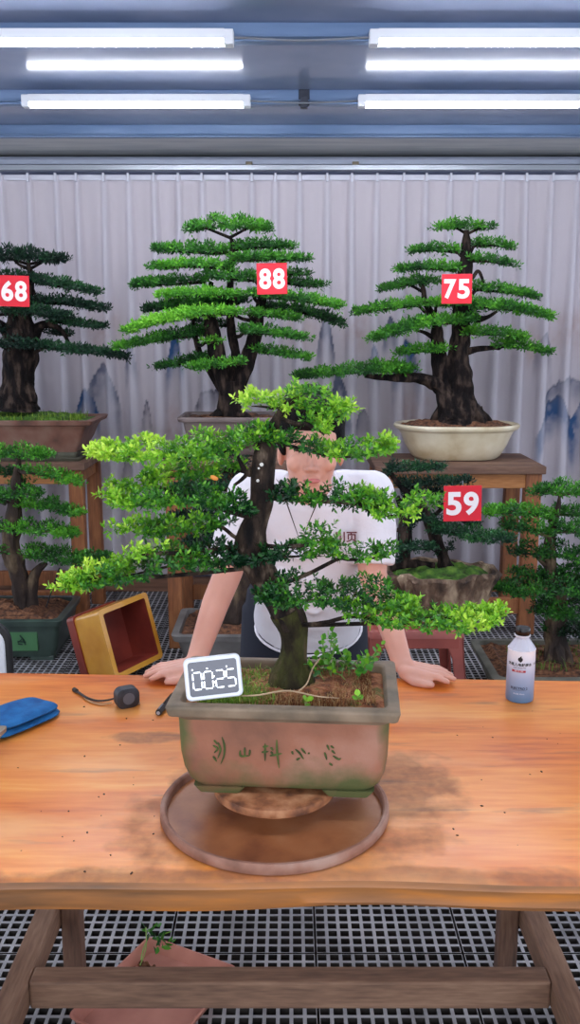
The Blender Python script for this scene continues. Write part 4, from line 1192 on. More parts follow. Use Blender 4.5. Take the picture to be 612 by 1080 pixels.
    for k in range(34):
        a = random.uniform(0, 6.28); e = random.uniform(.15, 1.3)
        d = Vector((math.cos(a) * math.cos(e) * .075, math.sin(a) * math.cos(e) * .088, math.sin(e) * .085))
        mb.ell(hc + Vector((0, .018, .046)) + d, (.015, .017, .013))
    remeshed('hair', mb, hairm, t, .005, 2)
    # T-shirt: hangs off the shoulders and chest
    mb = MB()
    def ring_loft(rings, seg=40):
        vs = []
        for (c, rx, ry, tilt) in rings:
            R = Matrix.Rotation(tilt, 3, 'X')
            for k in range(seg):
                a = 2 * math.pi * k / seg
                w_ = 1 + .02 * math.sin(a * 5 + c.z * 22) + .012 * math.sin(a * 9 - c.z * 31)
                vs.append(c + R @ Vector((rx * math.cos(a) * w_, ry * math.sin(a) * w_, 0)))
        n = len(rings)
        fs = [(i * seg + k, i * seg + (k + 1) % seg, (i + 1) * seg + (k + 1) % seg, (i + 1) * seg + k) for i in range(n - 1) for k in range(seg)]
        fs += [tuple(range(seg - 1, -1, -1)), tuple((n - 1) * seg + k for k in range(seg))]
        mb.add(vs, fs)
    ring_loft([(Vector((.055, 2.385, 1.262)), .075, .06, .5), (Vector((.055, 2.39, 1.245)), .125, .085, .5), (Vector((.056, 2.42, 1.19)), .165, .115, .55), (Vector((.056, 2.46, 1.10)), .165, .125, .55),
               (Vector((.056, 2.50, 1.00)), .155, .13, .5), (Vector((.055, 2.545, .90)), .155, .13, .45), (Vector((.055, 2.585, .83)), .160, .13, .42), (Vector((.055, 2.60, .80)), .158, .125, .42)])
    for s in (-1, 1):
        slv = sh[s] * .12 + el[s] * .88
        capsule_chain(mb, [chest + Vector((s * .09, -.03, .07)), sh[s]], [.075, .062], 24)
        mb.tube([sh[s] + Vector((-s * .01, 0, .012)), (sh[s] + slv) / 2 + Vector((s * .004, 0, 0)), slv], [.062, .062, .060], 28)
        # folds
        mb.tube([chest + Vector((s * .05, -.105, -.02)), chest + Vector((s * .10, -.085, .06)), sh[s] + Vector((0, -.05, -.01))], [.006, .010, .006], 10)
        mb.tube([sh[s] + Vector((-s * .02, -.056, -.05)), belly + Vector((s * .09, -.13, .08)), belly + Vector((s * .05, -.155, -.05))], [.006, .008, .004], 10)
    mb.tube([Vector((-.06, 2.335, 1.12)), Vector((.03, 2.325, 1.07)), Vector((.11, 2.33, 1.11))], [.004, .008, .004], 10)
    mb.tube([Vector((-.07, 2.36, 1.04)), Vector((.05, 2.36, 1.00)), Vector((.13, 2.37, 1.05))], [.004, .007, .004], 10)
    mb.tube([Vector((-.05, 2.40, .95)), Vector((.07, 2.395, .90)), Vector((.15, 2.42, .95))], [.004, .007, .004], 10)
    sh_o = remeshed('t_shirt', mb, shirtm, t, .006, 5)
    # collar and hem bands
    def band(name, c, rx, ry, tilt, r, m_, par):
        mb = MB(); R = Matrix.Rotation(tilt, 3, 'X')
        pts = [c + R @ Vector((rx * math.cos(a), ry * math.sin(a), 0)) for a in np.linspace(0, 2 * math.pi, 41)]
        mb.tube(pts, r, 8, cap=False); build(name, mb, m_, par, smooth=True)
    band('collar', Vector((.055, 2.365, 1.272)), .068, .058, .75, .006, shirtm, sh_o)
    band('hem', Vector((.055, 2.60, .797)), .158, .125, .42, .004, shirtm, sh_o)
    # small dark red lettering on the chest
    R = Matrix.Rotation(math.radians(90 - 22), 3, 'X')
    ob = P(365, 567, 2.318)
    vs, fs = text_mesh('川页', .030, .0008, .0006)
    mb = MB(); mb.add([ob + R @ v for v in vs], fs); 
    build('chest_lettering', mb, mat('darkred', (98, 30, 38), .7), sh_o)
    # cord necklace
    mb = MB()
    a = P(303, 532, 2.30); b = P(317, 572, 2.300); c2 = P(333, 534, 2.30)
    mb.tube([P(300, 518, 2.33), a, b, c2, P(338, 518, 2.33)], .0018, 6); build('necklace', mb, mat('cord', (60, 40, 36), .6), t)
    # shorts
    mb = MB()
    capsule_chain(mb, [pelvis + Vector((0, .0, .02)), pelvis + Vector((0, -.02, -.04))], [.13, .13])
    mb.ell(pelvis + Vector((0, -.02, .0)), (.185, .14, .13))
    for s in (-1, 1):
        hip = pelvis + Vector((s * .088, -.01, -.03)); knee = Vector((hip.x + s * .03, 2.70, .50))
        mb.tube([hip, (hip + knee) / 2, knee], [.108, .10, .092], 28)
    remeshed('shorts', mb, navy, t, .008, 4)
    for s in (-1, 1):
        hipx = pelvis.x + s * .105
        mb = MB(); mb.loft([(.004, .045, .13, .04), (.03, .048, .135, .04), (.06, .042, .12, .04), (.085, .036, .07, .035)], (hipx, 2.745, 0), seg=8)
        build('shoe', mb, M['blacksoft'], t, smooth=True)
person()

# ------------------------------------------------------------------ turntable
TX = P(290, 868, 1.52).x; TY = 1.522
def turntable():
    clay = mat('muddy_clay', (136, 86, 62), .45, noise=(9, [(122, 70, 44), (156, 96, 58), (172, 116, 78)], 7), bump=(25, .3, .004))
    rimm = mat('muddy_rim', (134, 92, 76), .7, noise=(14, [(112, 74, 58), (150, 106, 88), (166, 132, 116)], 7), bump=(60, .3, .002))
    dry = mat('muddy_disc', (150, 96, 62), .7, noise=(30, [(90, 54, 36), (154, 98, 62), (184, 132, 94)], 8), bump=(90, .5, .003))
    t = thing('turntable', 'round muddy brown turntable with a wide tray under the front bonsai pot', 'turntable', (TX, TY, TZ))
    mb = MB(); mb.lathe([(.05, TZ + .0005), (.198, TZ + .0005), (.202, TZ + .003), (.200, TZ + .0055), (.17, TZ + .006), (.001, TZ + .0065)], (TX, TY, 0), 96)
    build('tray', mb, clay, t, smooth=True)
    mb = MB(); mb.lathe([(.195, TZ + .003), (.2035, TZ + .001), (.207, TZ + .006), (.2065, TZ + .018), (.204, TZ + .021), (.199, TZ + .021), (.196, TZ + .018), (.195, TZ + .005)], (TX, TY, 0), 96, cap=False)
    build('tray_rim', mb, rimm, t, smooth=True)
    mb = MB(); mb.lathe([(.04, TZ + .006), (.04, TZ + .012), (.025, TZ + .016), (.025, TZ + .044)], (TX, TY, 0), 40)
    build('pivot', mb, clay, t, smooth=True)
    mb = MB(); mb.lathe([(.02, TZ + .043), (.104, TZ + .044), (.110, TZ + .047), (.112, TZ + .056), (.110, TZ + .061), (.106, TZ + .062), (.001, TZ + .062)], (TX, TY, 0), 72)
    build('disc', mb, dry, t, smooth=True)
turntable()

# ------------------------------------------------------------------ front bonsai
HX, HYC, HYAW = -.005, 1.557, math.radians(-4.2)
HZ0 = TZ + .062
def hero():
    t = thing('potted_bonsai', 'bonsai with a curved dark trunk in a mossy brown pot on the turntable', 'bonsai', (HX, HYC, HZ0), 'potted bonsai trees')
    m = mat('pot_hero', (140, 96, 78), .65, noise=(6, [(112, 74, 56), (150, 96, 72), (166, 120, 100)], 8), bump=(60, .5, .003))
    N = m.node_tree.nodes; L = m.node_tree.links; b = N['Principled BSDF']
    base = b.inputs['Base Color'].links[0].from_socket
    tc = N.new('ShaderNodeTexCoord'); nz = N.new('ShaderNodeTexNoise'); nz.inputs['Scale'].default_value = 11; nz.inputs['Detail'].default_value = 7
    L.new(tc.outputs['Object'], nz.inputs[0])
    sp = N.new('ShaderNodeSeparateXYZ'); L.new(tc.outputs['Object'], sp.inputs[0])
    def mm(op, a, b2, cl=False):
        n = N.new('ShaderNodeMath'); n.operation = op; n.use_clamp = cl
        for i, v in enumerate((a, b2)):
            if hasattr(v, 'links'): L.new(v, n.inputs[i])
            else: n.inputs[i].default_value = v
        return n.outputs[0]
    # moss creeps up from the foot and down the corners
    absx = mm('ABSOLUTE', sp.outputs[0], 0)
    g = mm('ADD', mm('MULTIPLY', mm('SUBTRACT', .050, sp.outputs[2]), 13.0), mm('MULTIPLY', mm('SUBTRACT', absx, .150), 14.0, True))
    g2 = mm('ADD', mm('MAXIMUM', mm('MULTIPLY', mm('SUBTRACT', .060, sp.outputs[2]), 20.0), mm('MULTIPLY', mm('SUBTRACT', absx, .158), 45.0)), mm('MULTIPLY', mm('SUBTRACT', nz.outputs[0], .52), 3.2))
    g2 = mm('MULTIPLY', mm('MAXIMUM', g2, 0), 1.0, True)
    mx = N.new('ShaderNodeMix'); mx.data_type = 'RGBA'; L.new(g2, mx.inputs[0]); L.new(base, mx.inputs[6]); mx.inputs[7].default_value = srgb(84, 90, 50)
    L.new(mx.outputs[2], b.inputs['Base Color'])
    rimm = mat('pot_rim', (110, 100, 84), .7, noise=(14, [(98, 86, 70), (126, 108, 88), (146, 126, 104)], 7), bump=(70, .3, .002))
    z = HZ0
    c = (HX, HYC, 0)
    mb = MB()
    mb.loft([(z + .010, .152, .085, .03), (z + .013, .160, .091, .03), (z + .024, .169, .097, .03), (z + .045, .176, .102, .028), (z + .075, .180, .106, .025), (z + .110, .181, .107, .022), (z + .148, .182, .108, .02)],
            c, HYAW, seg=8)
    pot = build('pot', mb, m, t, smooth=True)
    mb = MB()
    mb.loft([(z + .142, .181, .108, .02), (z + .149, .187, .114, .012), (z + .153, .195, .123, .008), (z + .168, .199, .126, .008), (z + .172, .197, .124, .008), (z + .173, .179, .106, .014), (z + .168, .175, .102, .014), (z + .12, .168, .098, .014)],
            c, HYAW, seg=6, cap0=False, cap1=False)
    build('rim', mb, rimm, pot, smooth=True, bevel=.0015)
    R = Matrix.Rotation(HYAW, 3, 'Z')
    for sx in (-1, 1):
        for sy in (-1, 1):
            mb = MB(); mb.loft([(0, .036, .014, .008), (.006, .041, .016, .008), (.013, .046, .018, .008)], Vector((HX, HYC, z)) + R @ Vector((sx * .112, sy * .078, 0)), HYAW, seg=5)
            build('foot', mb, m, pot, smooth=True)
    # cursive characters carved and grown over with moss
    carve = mat('carved_moss', (62, 72, 32), .9, noise=(60, [(40, 46, 24), (80, 96, 40)], 4))
    def face(x, zz): return Vector((HX, HYC, 0)) + R @ Vector((x, -.1068 - .0005, 0)) + Vector((0, 0, z + zz))
    glyphs = [(-.108, [[(-.010, .022), (-.004, .014)], [(-.012, .012), (-.004, .006), (-.010, -.002)], [(.004, .028), (.008, .012), (.007, -.006), (.001, -.022)], [(-.003, .018), (.001, .004), (-.004, -.012)], [(-.012, -.008), (-.006, -.018)]]),
              (-.065, [[(0, .010), (0, -.006)], [(-.008, .004), (-.007, -.006), (.008, -.005)], [(.009, .006), (.008, -.005)]]),
              (-.018, [[(-.016, .012), (-.006, .014)], [(-.012, .018), (-.012, -.014)], [(-.018, .002), (-.006, .004)], [(-.002, .012), (.002, .006)], [(-.002, .004), (.002, -.002)], [(.008, .026), (.009, 0), (.012, -.026)], [(-.004, -.004), (.017, .001)]]),
              (.032, [[(-.016, .006), (-.014, .000)], [(-.010, .010), (-.002, .002), (.004, -.008)], [(.000, .012), (.008, .002)], [(-.008, -.010), (-.002, -.006)], [(.012, .004), (.014, .002)]]),
              (.084, [[(-.008, .020), (-.004, .010)], [(-.012, .006), (-.008, -.008)], [(.000, .010), (.006, .004)], [(.002, .000), (.012, -.006), (.016, -.004)], [(-.004, -.014), (.002, -.018)], [(-.002, .018), (.004, .014)]])]
    for gx, strokes in glyphs:
        mb = MB()
        for st in strokes:
            pts = [face(gx + u, .084 + v) for u, v in st]
            if len(pts) == 2: pts = [pts[0], (pts[0] + pts[1]) / 2, pts[1]]
            mb.tube(spline([tuple(p) for p in pts], 8), [.0008, .0017, .002, .002, .0018, .0016, .0013, .0006], 6)
        build('carved_character', mb, carve, pot, smooth=True)
    sm = mat('soil_hero', (120, 70, 46), .95, noise=(34, [(58, 40, 26), (132, 76, 46), (170, 112, 76), (100, 96, 48)], 8), bump=(120, 1, .006))
    soil_mound('soil', t, (HX, HYC), (.175), .101, .014, z + .156, .018, sm, HYAW, disp=.0022)
    # grass and moss cover on the left part, dry needles on the right
    zs = z + .160
    grass_tuft('grass', t, [(HX - .155, HX - .02, HYC - .085, HYC + .07, zs), (HX - .15, HX - .05, HYC - .09, HYC - .02, zs)], 2600, .022, M['grass'], (.1, .75), 'yellow green grass covering the left of the soil')
    strw = leaf_mat('straw', [(86, 48, 30), (140, 84, 50), (176, 134, 84), (196, 168, 120)], .8)
    grass_tuft('dry_litter', t, [(HX + .0, HX + .155, HYC - .085, HYC + .08, zs), (HX - .08, HX + .1, HYC - .09, HYC - .03, zs)], 3600, .017, strw, (0, 1), 'reddish dry needles and bits on the right of the soil')
    # weed at the right back
    wx, wy = HX + .10, HYC + .04
    C = []; A = []
    st = MB()
    for k in range(16):
        a = random.uniform(0, 6.28); l = random.uniform(.02, .055); hh = random.uniform(.02, .075)
        p0 = Vector((wx + random.uniform(-.03, .03), wy + random.uniform(-.03, .03), zs)); p1 = p0 + Vector((math.cos(a) * l, math.sin(a) * l * .7, hh))
        st.tube([p0, (p0 + p1) / 2 + Vector((0, 0, .006)), p1], .0009, 5)
        for q in (.6, .8, 1.0):
            C.append(list(p0.lerp(p1, q))); A.append([math.cos(a) * .5, math.sin(a) * .5, .8])
    A = np.array(A); A /= np.linalg.norm(A, axis=1, keepdims=True)
    w_ = leaves('weed', np.array(C), A, np.full(len(C), .55), .013, 4, M['leaf_hero'], t, oval=True, wr=.75)
    w_['label'] = 'small light green weed sprouting at the right of the pot'
    build('weed_stem', st, mat('weedstem', (120, 150, 70), .6), w_)
    for (gx, gy) in ((.035, -.082), (.122, -.07)):
        Cc = np.array([[HX + gx, HYC + gy, zs + .004]]); Aa = np.array([[0, -.5, .86]])
        leaves('clover_leaf', Cc, Aa, np.array([.7]), .013, 5, M['leaf_hero'], t, oval=True, wr=.9)
    # pale exposed root lying over the soil
    mb = MB()
    r1 = spline([(HX - .09, HYC - .065, zs + .012), (HX - .05, HYC - .085, zs + .022), (HX + .0, HYC - .07, zs + .024), (HX + .05, HYC - .08, zs + .018), (HX + .09, HYC - .07, zs + .010)], 24)
    mb.tube(r1, list(np.linspace(.0018, .0012, 24)), 6)
    r2 = spline([(HX + .02, HYC - .07, zs + .023), (HX + .035, HYC - .05, zs + .03), (HX + .045, HYC - .02, zs + .045), (HX + .06, HYC + .02, zs + .05)], 14)
    mb.tube(r2, .0013, 6)
    build('loose_twig', mb, mat('paletwig', (178, 150, 118), .7), t, smooth=True)
    # trunk
    D = HYC
    T1 = [(309, 738, 60), (308, 724, 48), (307, 708, 38), (309, 692, 29), (310, 676, 28), (308, 660, 31), (301, 645, 34), (292, 630, 31), (283, 616, 30), (275, 602, 31), (267, 588, 31), (264, 574, 33), (266, 560, 30), (271, 546, 25), (276, 528, 25), (277, 510, 25), (278, 492, 24), (280, 476, 22), (284, 462, 17), (290, 448, 12), (296, 436, 9), (304, 426, 7), (316, 420, 4)]
    lowT = [T1[:7]]; upT = [T1[6:]]
    trunk_obj('trunk', [T1[5:], [(276, 612, 26), (290, 626, 26), (300, 640, 24)], [(262, 585, 22), (258, 572, 16), (262, 560, 12)], [(276, 520, 20), (288, 522, 9), (300, 524, 5)],
                        [(270, 496, 8), (262, 500, 6), (256, 492, 5), (250, 480, 3)], [(266, 494, 6), (256, 505, 4), (247, 512, 3)]], D, M['bark_hero'], t, 1, rough=.07, ringd=.0035)
    lt = trunk_obj('trunk_base', [T1[:7], [(286, 740, 14, -.01), (296, 718, 24, -.01), (304, 700, 24)], [(332, 742, 14, -.01), (320, 718, 24), (312, 700, 24)], [(305, 745, 16, -.04), (306, 722, 30, -.015), (308, 700, 24)]], D, M['bark_moss'], t, 2, rough=.08, ringd=.0035)
    lt['label'] = 'mossy brown lower trunk with flared roots'
    # cut scars and pale spots
    mb = MB()
    for (x, y, r) in ((272, 507, 1.6), (276, 490, 2.0), (273, 494, 1.2)):
        mb.ell(P(x, y, D - .021), (r * .0017, .001, r * .0017), seg=10, rings=6)
    build('cut_scar', mb, mat('scar', (200, 196, 190), .7), t)
    tp = [(308, 660), (300, 643), (286, 620), (272, 598), (264, 574), (270, 548), (277, 520), (278, 495), (281, 474), (286, 458), (294, 440), (304, 426)]
    pads = [([(250, 425, 20), (275, 424, 28), (300, 426, 34), (322, 424, 42)], 30, .72, 0), ([(308, 424, 54), (335, 424, 66), (352, 430, 60), (368, 432, 26)], 44, .66, -.03),
            ([(322, 440, 34), (338, 450, 30), (344, 458, 14)], 20, .6, -.05),
            ([(288, 463, 30), (250, 466, 42), (215, 474, 40), (185, 478, 36), (150, 476, 30), (120, 478, 26), (97, 480, 12)], 36, (.45, .95), 0),
            ([(282, 462, 30), (300, 464, 24), (340, 475, 26), (370, 478, 24), (400, 472, 28), (415, 474, 16)], 26, (.3, .75), -.01),
            ([(255, 492, 20), (215, 496, 24), (175, 500, 22), (150, 504, 12)], 24, .62, .05),
            ([(265, 540, 24), (238, 530, 34), (205, 522, 34), (170, 526, 28), (135, 530, 24), (112, 522, 14)], 30, (.12, .72), -.03),
            ([(165, 508, 20), (140, 514, 16), (114, 512, 10)], 16, .6, .03),
            ([(284, 522, 22), (310, 523, 26), (345, 524, 28), (385, 530, 28), (405, 534, 36)], 26, (.12, .45), 0),
            ([(372, 524, 26), (400, 536, 40), (430, 536, 34), (462, 530, 16)], 34, (.4, .68), -.04),
            ([(240, 552, 20), (200, 556, 24), (160, 558, 20), (116, 558, 12)], 20, (.35, .6), .02),
            ([(268, 590, 26), (295, 584, 24), (325, 582, 28), (357, 582, 24)], 26, (.1, .4), -.02), ([(318, 572, 20), (345, 566, 30), (358, 578, 20)], 26, .55, -.04),
            ([(352, 588, 10), (378, 587, 20), (400, 584, 22), (414, 580, 12)], 18, (.35, .65), -.02),
            ([(262, 592, 22), (230, 588, 36), (190, 588, 40), (150, 598, 38), (118, 606, 26), (88, 612, 26), (66, 618, 14)], 36, (.1, .72), -.02),
            ([(102, 606, 26), (84, 614, 38), (66, 618, 16)], 30, .95, -.04, 'lime yellow tuft of new growth at the left tip'),
            ([(170, 580, 22), (150, 582, 18), (140, 586, 10)], 18, .85, -.06),
            ([(276, 630, 26), (300, 627, 44), (340, 625, 46), (380, 629, 46), (415, 634, 40), (438, 642, 24)], 42, (.15, .55), -.04),
            ([(360, 644, 22), (420, 653, 24), (470, 655, 20), (505, 652, 16), (527, 646, 8)], 26, (.5, .78), -.07),
            ([(485, 648, 10), (505, 650, 12), (526, 645, 8)], 14, .75, -.05)]
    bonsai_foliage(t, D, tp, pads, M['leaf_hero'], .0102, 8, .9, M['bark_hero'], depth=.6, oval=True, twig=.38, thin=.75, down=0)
    mb = MB(); mb.ell(P(226, 504, D - .06), (.007, .002, .004), Matrix.Rotation(.4, 3, 'Y')); o = build('dead_leaf', mb, mat('deadleaf', (210, 130, 50), .6), t, smooth=True); o['label'] = 'withered orange leaf'
hero()

# ------------------------------------------------------------------ timer in the pot
def timer():
    D = HYC - .088
    c = P(225, 714, D)
    k = mpp(714, D)
    w, h = 60 * k, 43 * k * 1.04
    t = thing('digital_timer', 'white rounded digital timer showing 00:25 leaning inside the front pot', 'timer', (c.x, c.y, c.z - h / 2))
    R = Matrix.Rotation(math.radians(6), 3, 'Z') @ Matrix.Rotation(math.radians(-4.5), 3, 'Y') @ Matrix.Rotation(math.radians(90 - 14), 3, 'X')
    mb = MB(); mb.loft([(-.006, w / 2 - .002, h / 2 - .002, .009), (-.003, w / 2, h / 2, .01), (.005, w / 2, h / 2, .01), (.0075, w / 2 - .002, h / 2 - .002, .009)], c, rot=R, seg=8)
    build('case', mb, M['whiteplastic'], t, smooth=True)
    mb = MB(); mb.loft([(.0072, w / 2 - .007, h / 2 - .007, .005), (.0082, w / 2 - .0072, h / 2 - .0072, .005)], c, rot=R, seg=6)
    build('screen', mb, mat('mirror_screen', (96, 98, 106), .12, metal=.55), t)
    seg_on = {'0': 'abcdef', '2': 'abged', '5': 'afgcd'}
    lit = mat('led_white', (255, 255, 255), .4, emit=((235, 242, 255), 1.6))
    dw, dh, th = .0146, .0285, .0018
    for ch, x in (('0', -.0275), ('0', -.0085), ('2', .0118), ('5', .0305)):
        mb = MB()
        for s_ in seg_on[ch]:
            pos = {'a': (0, dh / 2, 1), 'g': (0, 0, 1), 'd': (0, -dh / 2, 1), 'f': (-dw / 2, dh / 4, 0), 'b': (dw / 2, dh / 4, 0), 'e': (-dw / 2, -dh / 4, 0), 'c': (dw / 2, -dh / 4, 0)}[s_]
            sz = (dw - .0035, th, .0006) if pos[2] else (th, dh / 2 - .0035, .0006)
            mb.box(c + R @ Vector((x * .98 + pos[0], pos[1] - .003, .0088)), sz, R)
        build('digit', mb, lit, t)
    for (x, y) in ((-.034, .0165), (-.009, .0165), (.024, .0165), (.0015, .002), (.0015, -.008)):
        mb = MB(); mb.box(c + R @ Vector((x, y, .0088)), (.0022, .0022, .0006), R); build('indicator_dot', mb, lit, t)
timer()

# ------------------------------------------------------------------ bottle
def bottle():
    b = PZ(551, 742, TZ); x, y = b.x, b.y + .028
    t = thing('drink_bottle', 'drink bottle with black cap and white-to-blue label on the workbench', 'bottle', (x, y, TZ))
    r = .0325; H = .178
    lab = bpy.data.materials.new('label_gradient'); lab.use_nodes = True
    N = lab.node_tree.nodes; L = lab.node_tree.links; bs = N['Principled BSDF']
    tc = N.new('ShaderNodeTexCoord'); sp = N.new('ShaderNodeSeparateXYZ'); L.new(tc.outputs['Object'], sp.inputs[0])
    cr = N.new('ShaderNodeValToRGB'); mr = N.new('ShaderNodeMath'); mr.operation = 'DIVIDE'; mr.inputs[1].default_value = .16
    L.new(sp.outputs[2], mr.inputs[0]); L.new(mr.outputs[0], cr.inputs[0]); L.new(cr.outputs[0], bs.inputs['Base Color'])
    e = cr.color_ramp.elements; e[0].position = .05; e[0].color = srgb(96, 132, 172); e[1].position = .75; e[1].color = srgb(236, 236, 244)
    e2 = e.new(.38); e2.color = srgb(158, 176, 208); bs.inputs['Roughness'].default_value = .35
    mb = MB(); mb.lathe([(r - .004, 0), (r - .001, .002), (r, .006), (r, .10), (r - .0005, .125), (r, .128)], (x, y, TZ), 48)
    build('label_sleeve', mb, lab, t, smooth=True)
    # faceted shoulder
    mb = MB(); mb.lathe([(r, .1275), (r - .001, .130), (.0165, .152), (.0155, .156)], (x, y, TZ), 10)
    build('shoulder', mb, mat('bottle_shoulder', (214, 214, 226), .2, trans=.15), t)
    mb = MB(); mb.lathe([(.0135, .154), (.0135, .158), (.019, .1585), (.019, .161), (.013, .161)], (x, y, TZ), 32)
    build('neck_ring', mb, mat('neckring', (226, 226, 234), .3), t, smooth=True)
    mb = MB(); mb.lathe([(.0165, .1615), (.0175, .163), (.0175, .176), (.0165, .178), (.001, .178)], (x, y, TZ), 32)
    build('cap', mb, M['blackgloss'], t, smooth=True)
    black = mat('ink_black', (24, 24, 30), .5); red = mat('label_red', (170, 30, 48), .5); pale = mat('label_pale', (225, 232, 245), .5); dk = mat('label_dark', (60, 66, 84), .5)
    def wrap(vs, ang0, z0):
        out = []
        for v in vs:
            a = -math.pi / 2 + ang0 + v.x / r
            rr = r + .0006
            out.append((x + rr * math.cos(a), y + rr * math.sin(a), TZ + z0 + v.y))
        return out
    def put(txt, size, ang, z0, m_, name, off=0.0):
        vs, fs = text_mesh(txt, size, 0, off)
        mb = MB(); mb.add(wrap(vs, ang, z0), fs); build(name, mb, m_, t)
    def rect(w_, h_, ang, z0, m_, name):
        vs = []; n = 10
        for i in range(n + 1):
            for yy in (-h_ / 2, h_ / 2): vs.append(Vector((-w_ / 2 + w_ * i / n, yy, 0)))
        mb = MB(); mb.add(wrap(vs, ang, z0), [(2 * i, 2 * i + 2, 2 * i + 3, 2 * i + 1) for i in range(n)]); return build(name, mb, m_, t)
    ga = -.30
    put('外星人电解质水', .0083, ga - .05, .096, black, 'printed_name', .0002)
    put('ELECTROLYTE', .0046, ga - .05, .0885, dk, 'printed_line')
    rect(.032, .0052, ga - .10, .0805, red, 'red_stripe')
    put('0糖 0卡 0脂', .0042, ga - .10, .0807, M['signwhite'], 'stripe_text')
    # little flame / alien head mark
    mb = MB()
    prof = [(0, -.008), (.003, -.006), (.0055, -.002), (.0055, .002), (.003, .0035), (.0022, .0085), (-.001, .005), (-.0045, .003), (-.0055, -.001), (-.004, -.0045), (-.0015, -.0055)]
    mb.add(wrap([Vector((a, b_, 0)) for a, b_ in prof], ga - .02, .110), [tuple(range(len(prof)))]); build('printed_mark', mb, black, t)
    rect(.032, .0006, ga, .0335, dk, 'thin_line')
    put('ELECTRO 2', .0080, ga - .02, .038, dk, 'lower_print', .0002)
    put('净含量 500mL', .0045, ga - .02, .0245, pale, 'lower_print')
    put('外星人', .0070, 1.05, .096, black, 'side_print')
bottle()

# ------------------------------------------------------------------ tape measure, pen, gloves, tray corner
def tape_measure():
    c = PZ(133, 747, TZ); c.z = TZ
    t = thing('tape_measure', 'black tape measure with a wrist strap on the left of the workbench', 'tape measure', c)
    R = Matrix.Rotation(math.radians(28), 3, 'Z') @ Matrix.Rotation(math.radians(90), 3, 'X')
    rub = mat('rubber', (44, 46, 54), .5, noise=(30, [(34, 36, 42), (60, 62, 72)], 4))
    mb = MB(); mb.loft([(-.016, .022, .018, .012), (-.013, .027, .0235, .016), (.013, .027, .0235, .016), (.016, .022, .018, .012)], c + Vector((0, .012, .0235)), rot=R, seg=8)
    case = build('case', mb, rub, t, smooth=True)
    mb = MB(); mb.lathe([(.001, .0162), (.013, .0162), (.014, .0172), (.001, .0175)], c + Vector((0, .012, .0245)), 28, rot=R); build('round_badge', mb, mat('badge', (90, 94, 104), .35), case, smooth=True)
    mb = MB(); mb.box(c + R @ Vector((.020, -.008, 0)) + Vector((0, .012, .020)), (.012, .016, .02), R); build('mouth', mb, M['blackgloss'], case, bevel=.002)
    mb = MB(); mb.box(c + R @ Vector((.026, -.018, 0)) + Vector((0, .012, .0235)), (.006, .008, .019), R); build('tape_hook', mb, mat('steel', (150, 152, 156), .3, metal=.8), t, bevel=.001)
    pts = [PZ(126, 735, TZ + .020), PZ(115, 738, TZ + .009), PZ(103, 739, TZ + .004), PZ(92, 736, TZ + .005), PZ(84, 731, TZ + .004), PZ(78, 727, TZ + .005)]
    sp = spline([tuple(p) for p in pts], 30)
    mb = MB(); mb.tube(sp, .0042, 8, flat=.45); mb.tube([tuple(sp[-4]), tuple(sp[-1])], .0055, 8)
    build('wrist_strap', mb, mat('strap', (52, 42, 38), .7), t, smooth=True)
    pts = [PZ(118, 741, TZ + .009), PZ(108, 743, TZ + .0035), PZ(98, 741, TZ + .003), PZ(90, 737, TZ + .003)]
    mb = MB(); mb.tube(spline([tuple(p) for p in pts], 20), .003, 8, flat=.4); o = build('strap_edge', mb, mat('strapedge', (176, 130, 84), .6), t, smooth=True)
tape_measure()

def pen():
    a = PZ(167, 752, TZ + .008); b = PZ(180, 736, TZ + .008)
    d = (b - a).normalized()
    t = thing('marker_pen', 'black marker pen lying beside the left end of the front pot', 'pen', (a + b) / 2 - Vector((0, 0, .008)))
    e = a + d * .115
    mb = MB(); mb.tube([a + d * .035, a + d * .10, e], [.0068, .0068, .005], 18); build('barrel', mb, M['blackgloss'], t, smooth=True)
    mb = MB(); mb.tube([a, a + d * .003, a + d * .036], [.0065, .0076, .0078], 18); build('pen_cap', mb, M['blacksoft'], t, smooth=True)
    mb = MB(); mb.tube([a - d * .001, a + d * .0006], [.0042, .0042], 16); build('cap_end', mb, mat('penend', (170, 172, 178), .4), t)
    mb = MB(); mb.box(a + d * .018 + Vector((0, 0, .009)), (.003, .03, .002), d.to_track_quat('Y', 'Z').to_matrix()); build('clip', mb, M['greyplastic'], t)
pen()

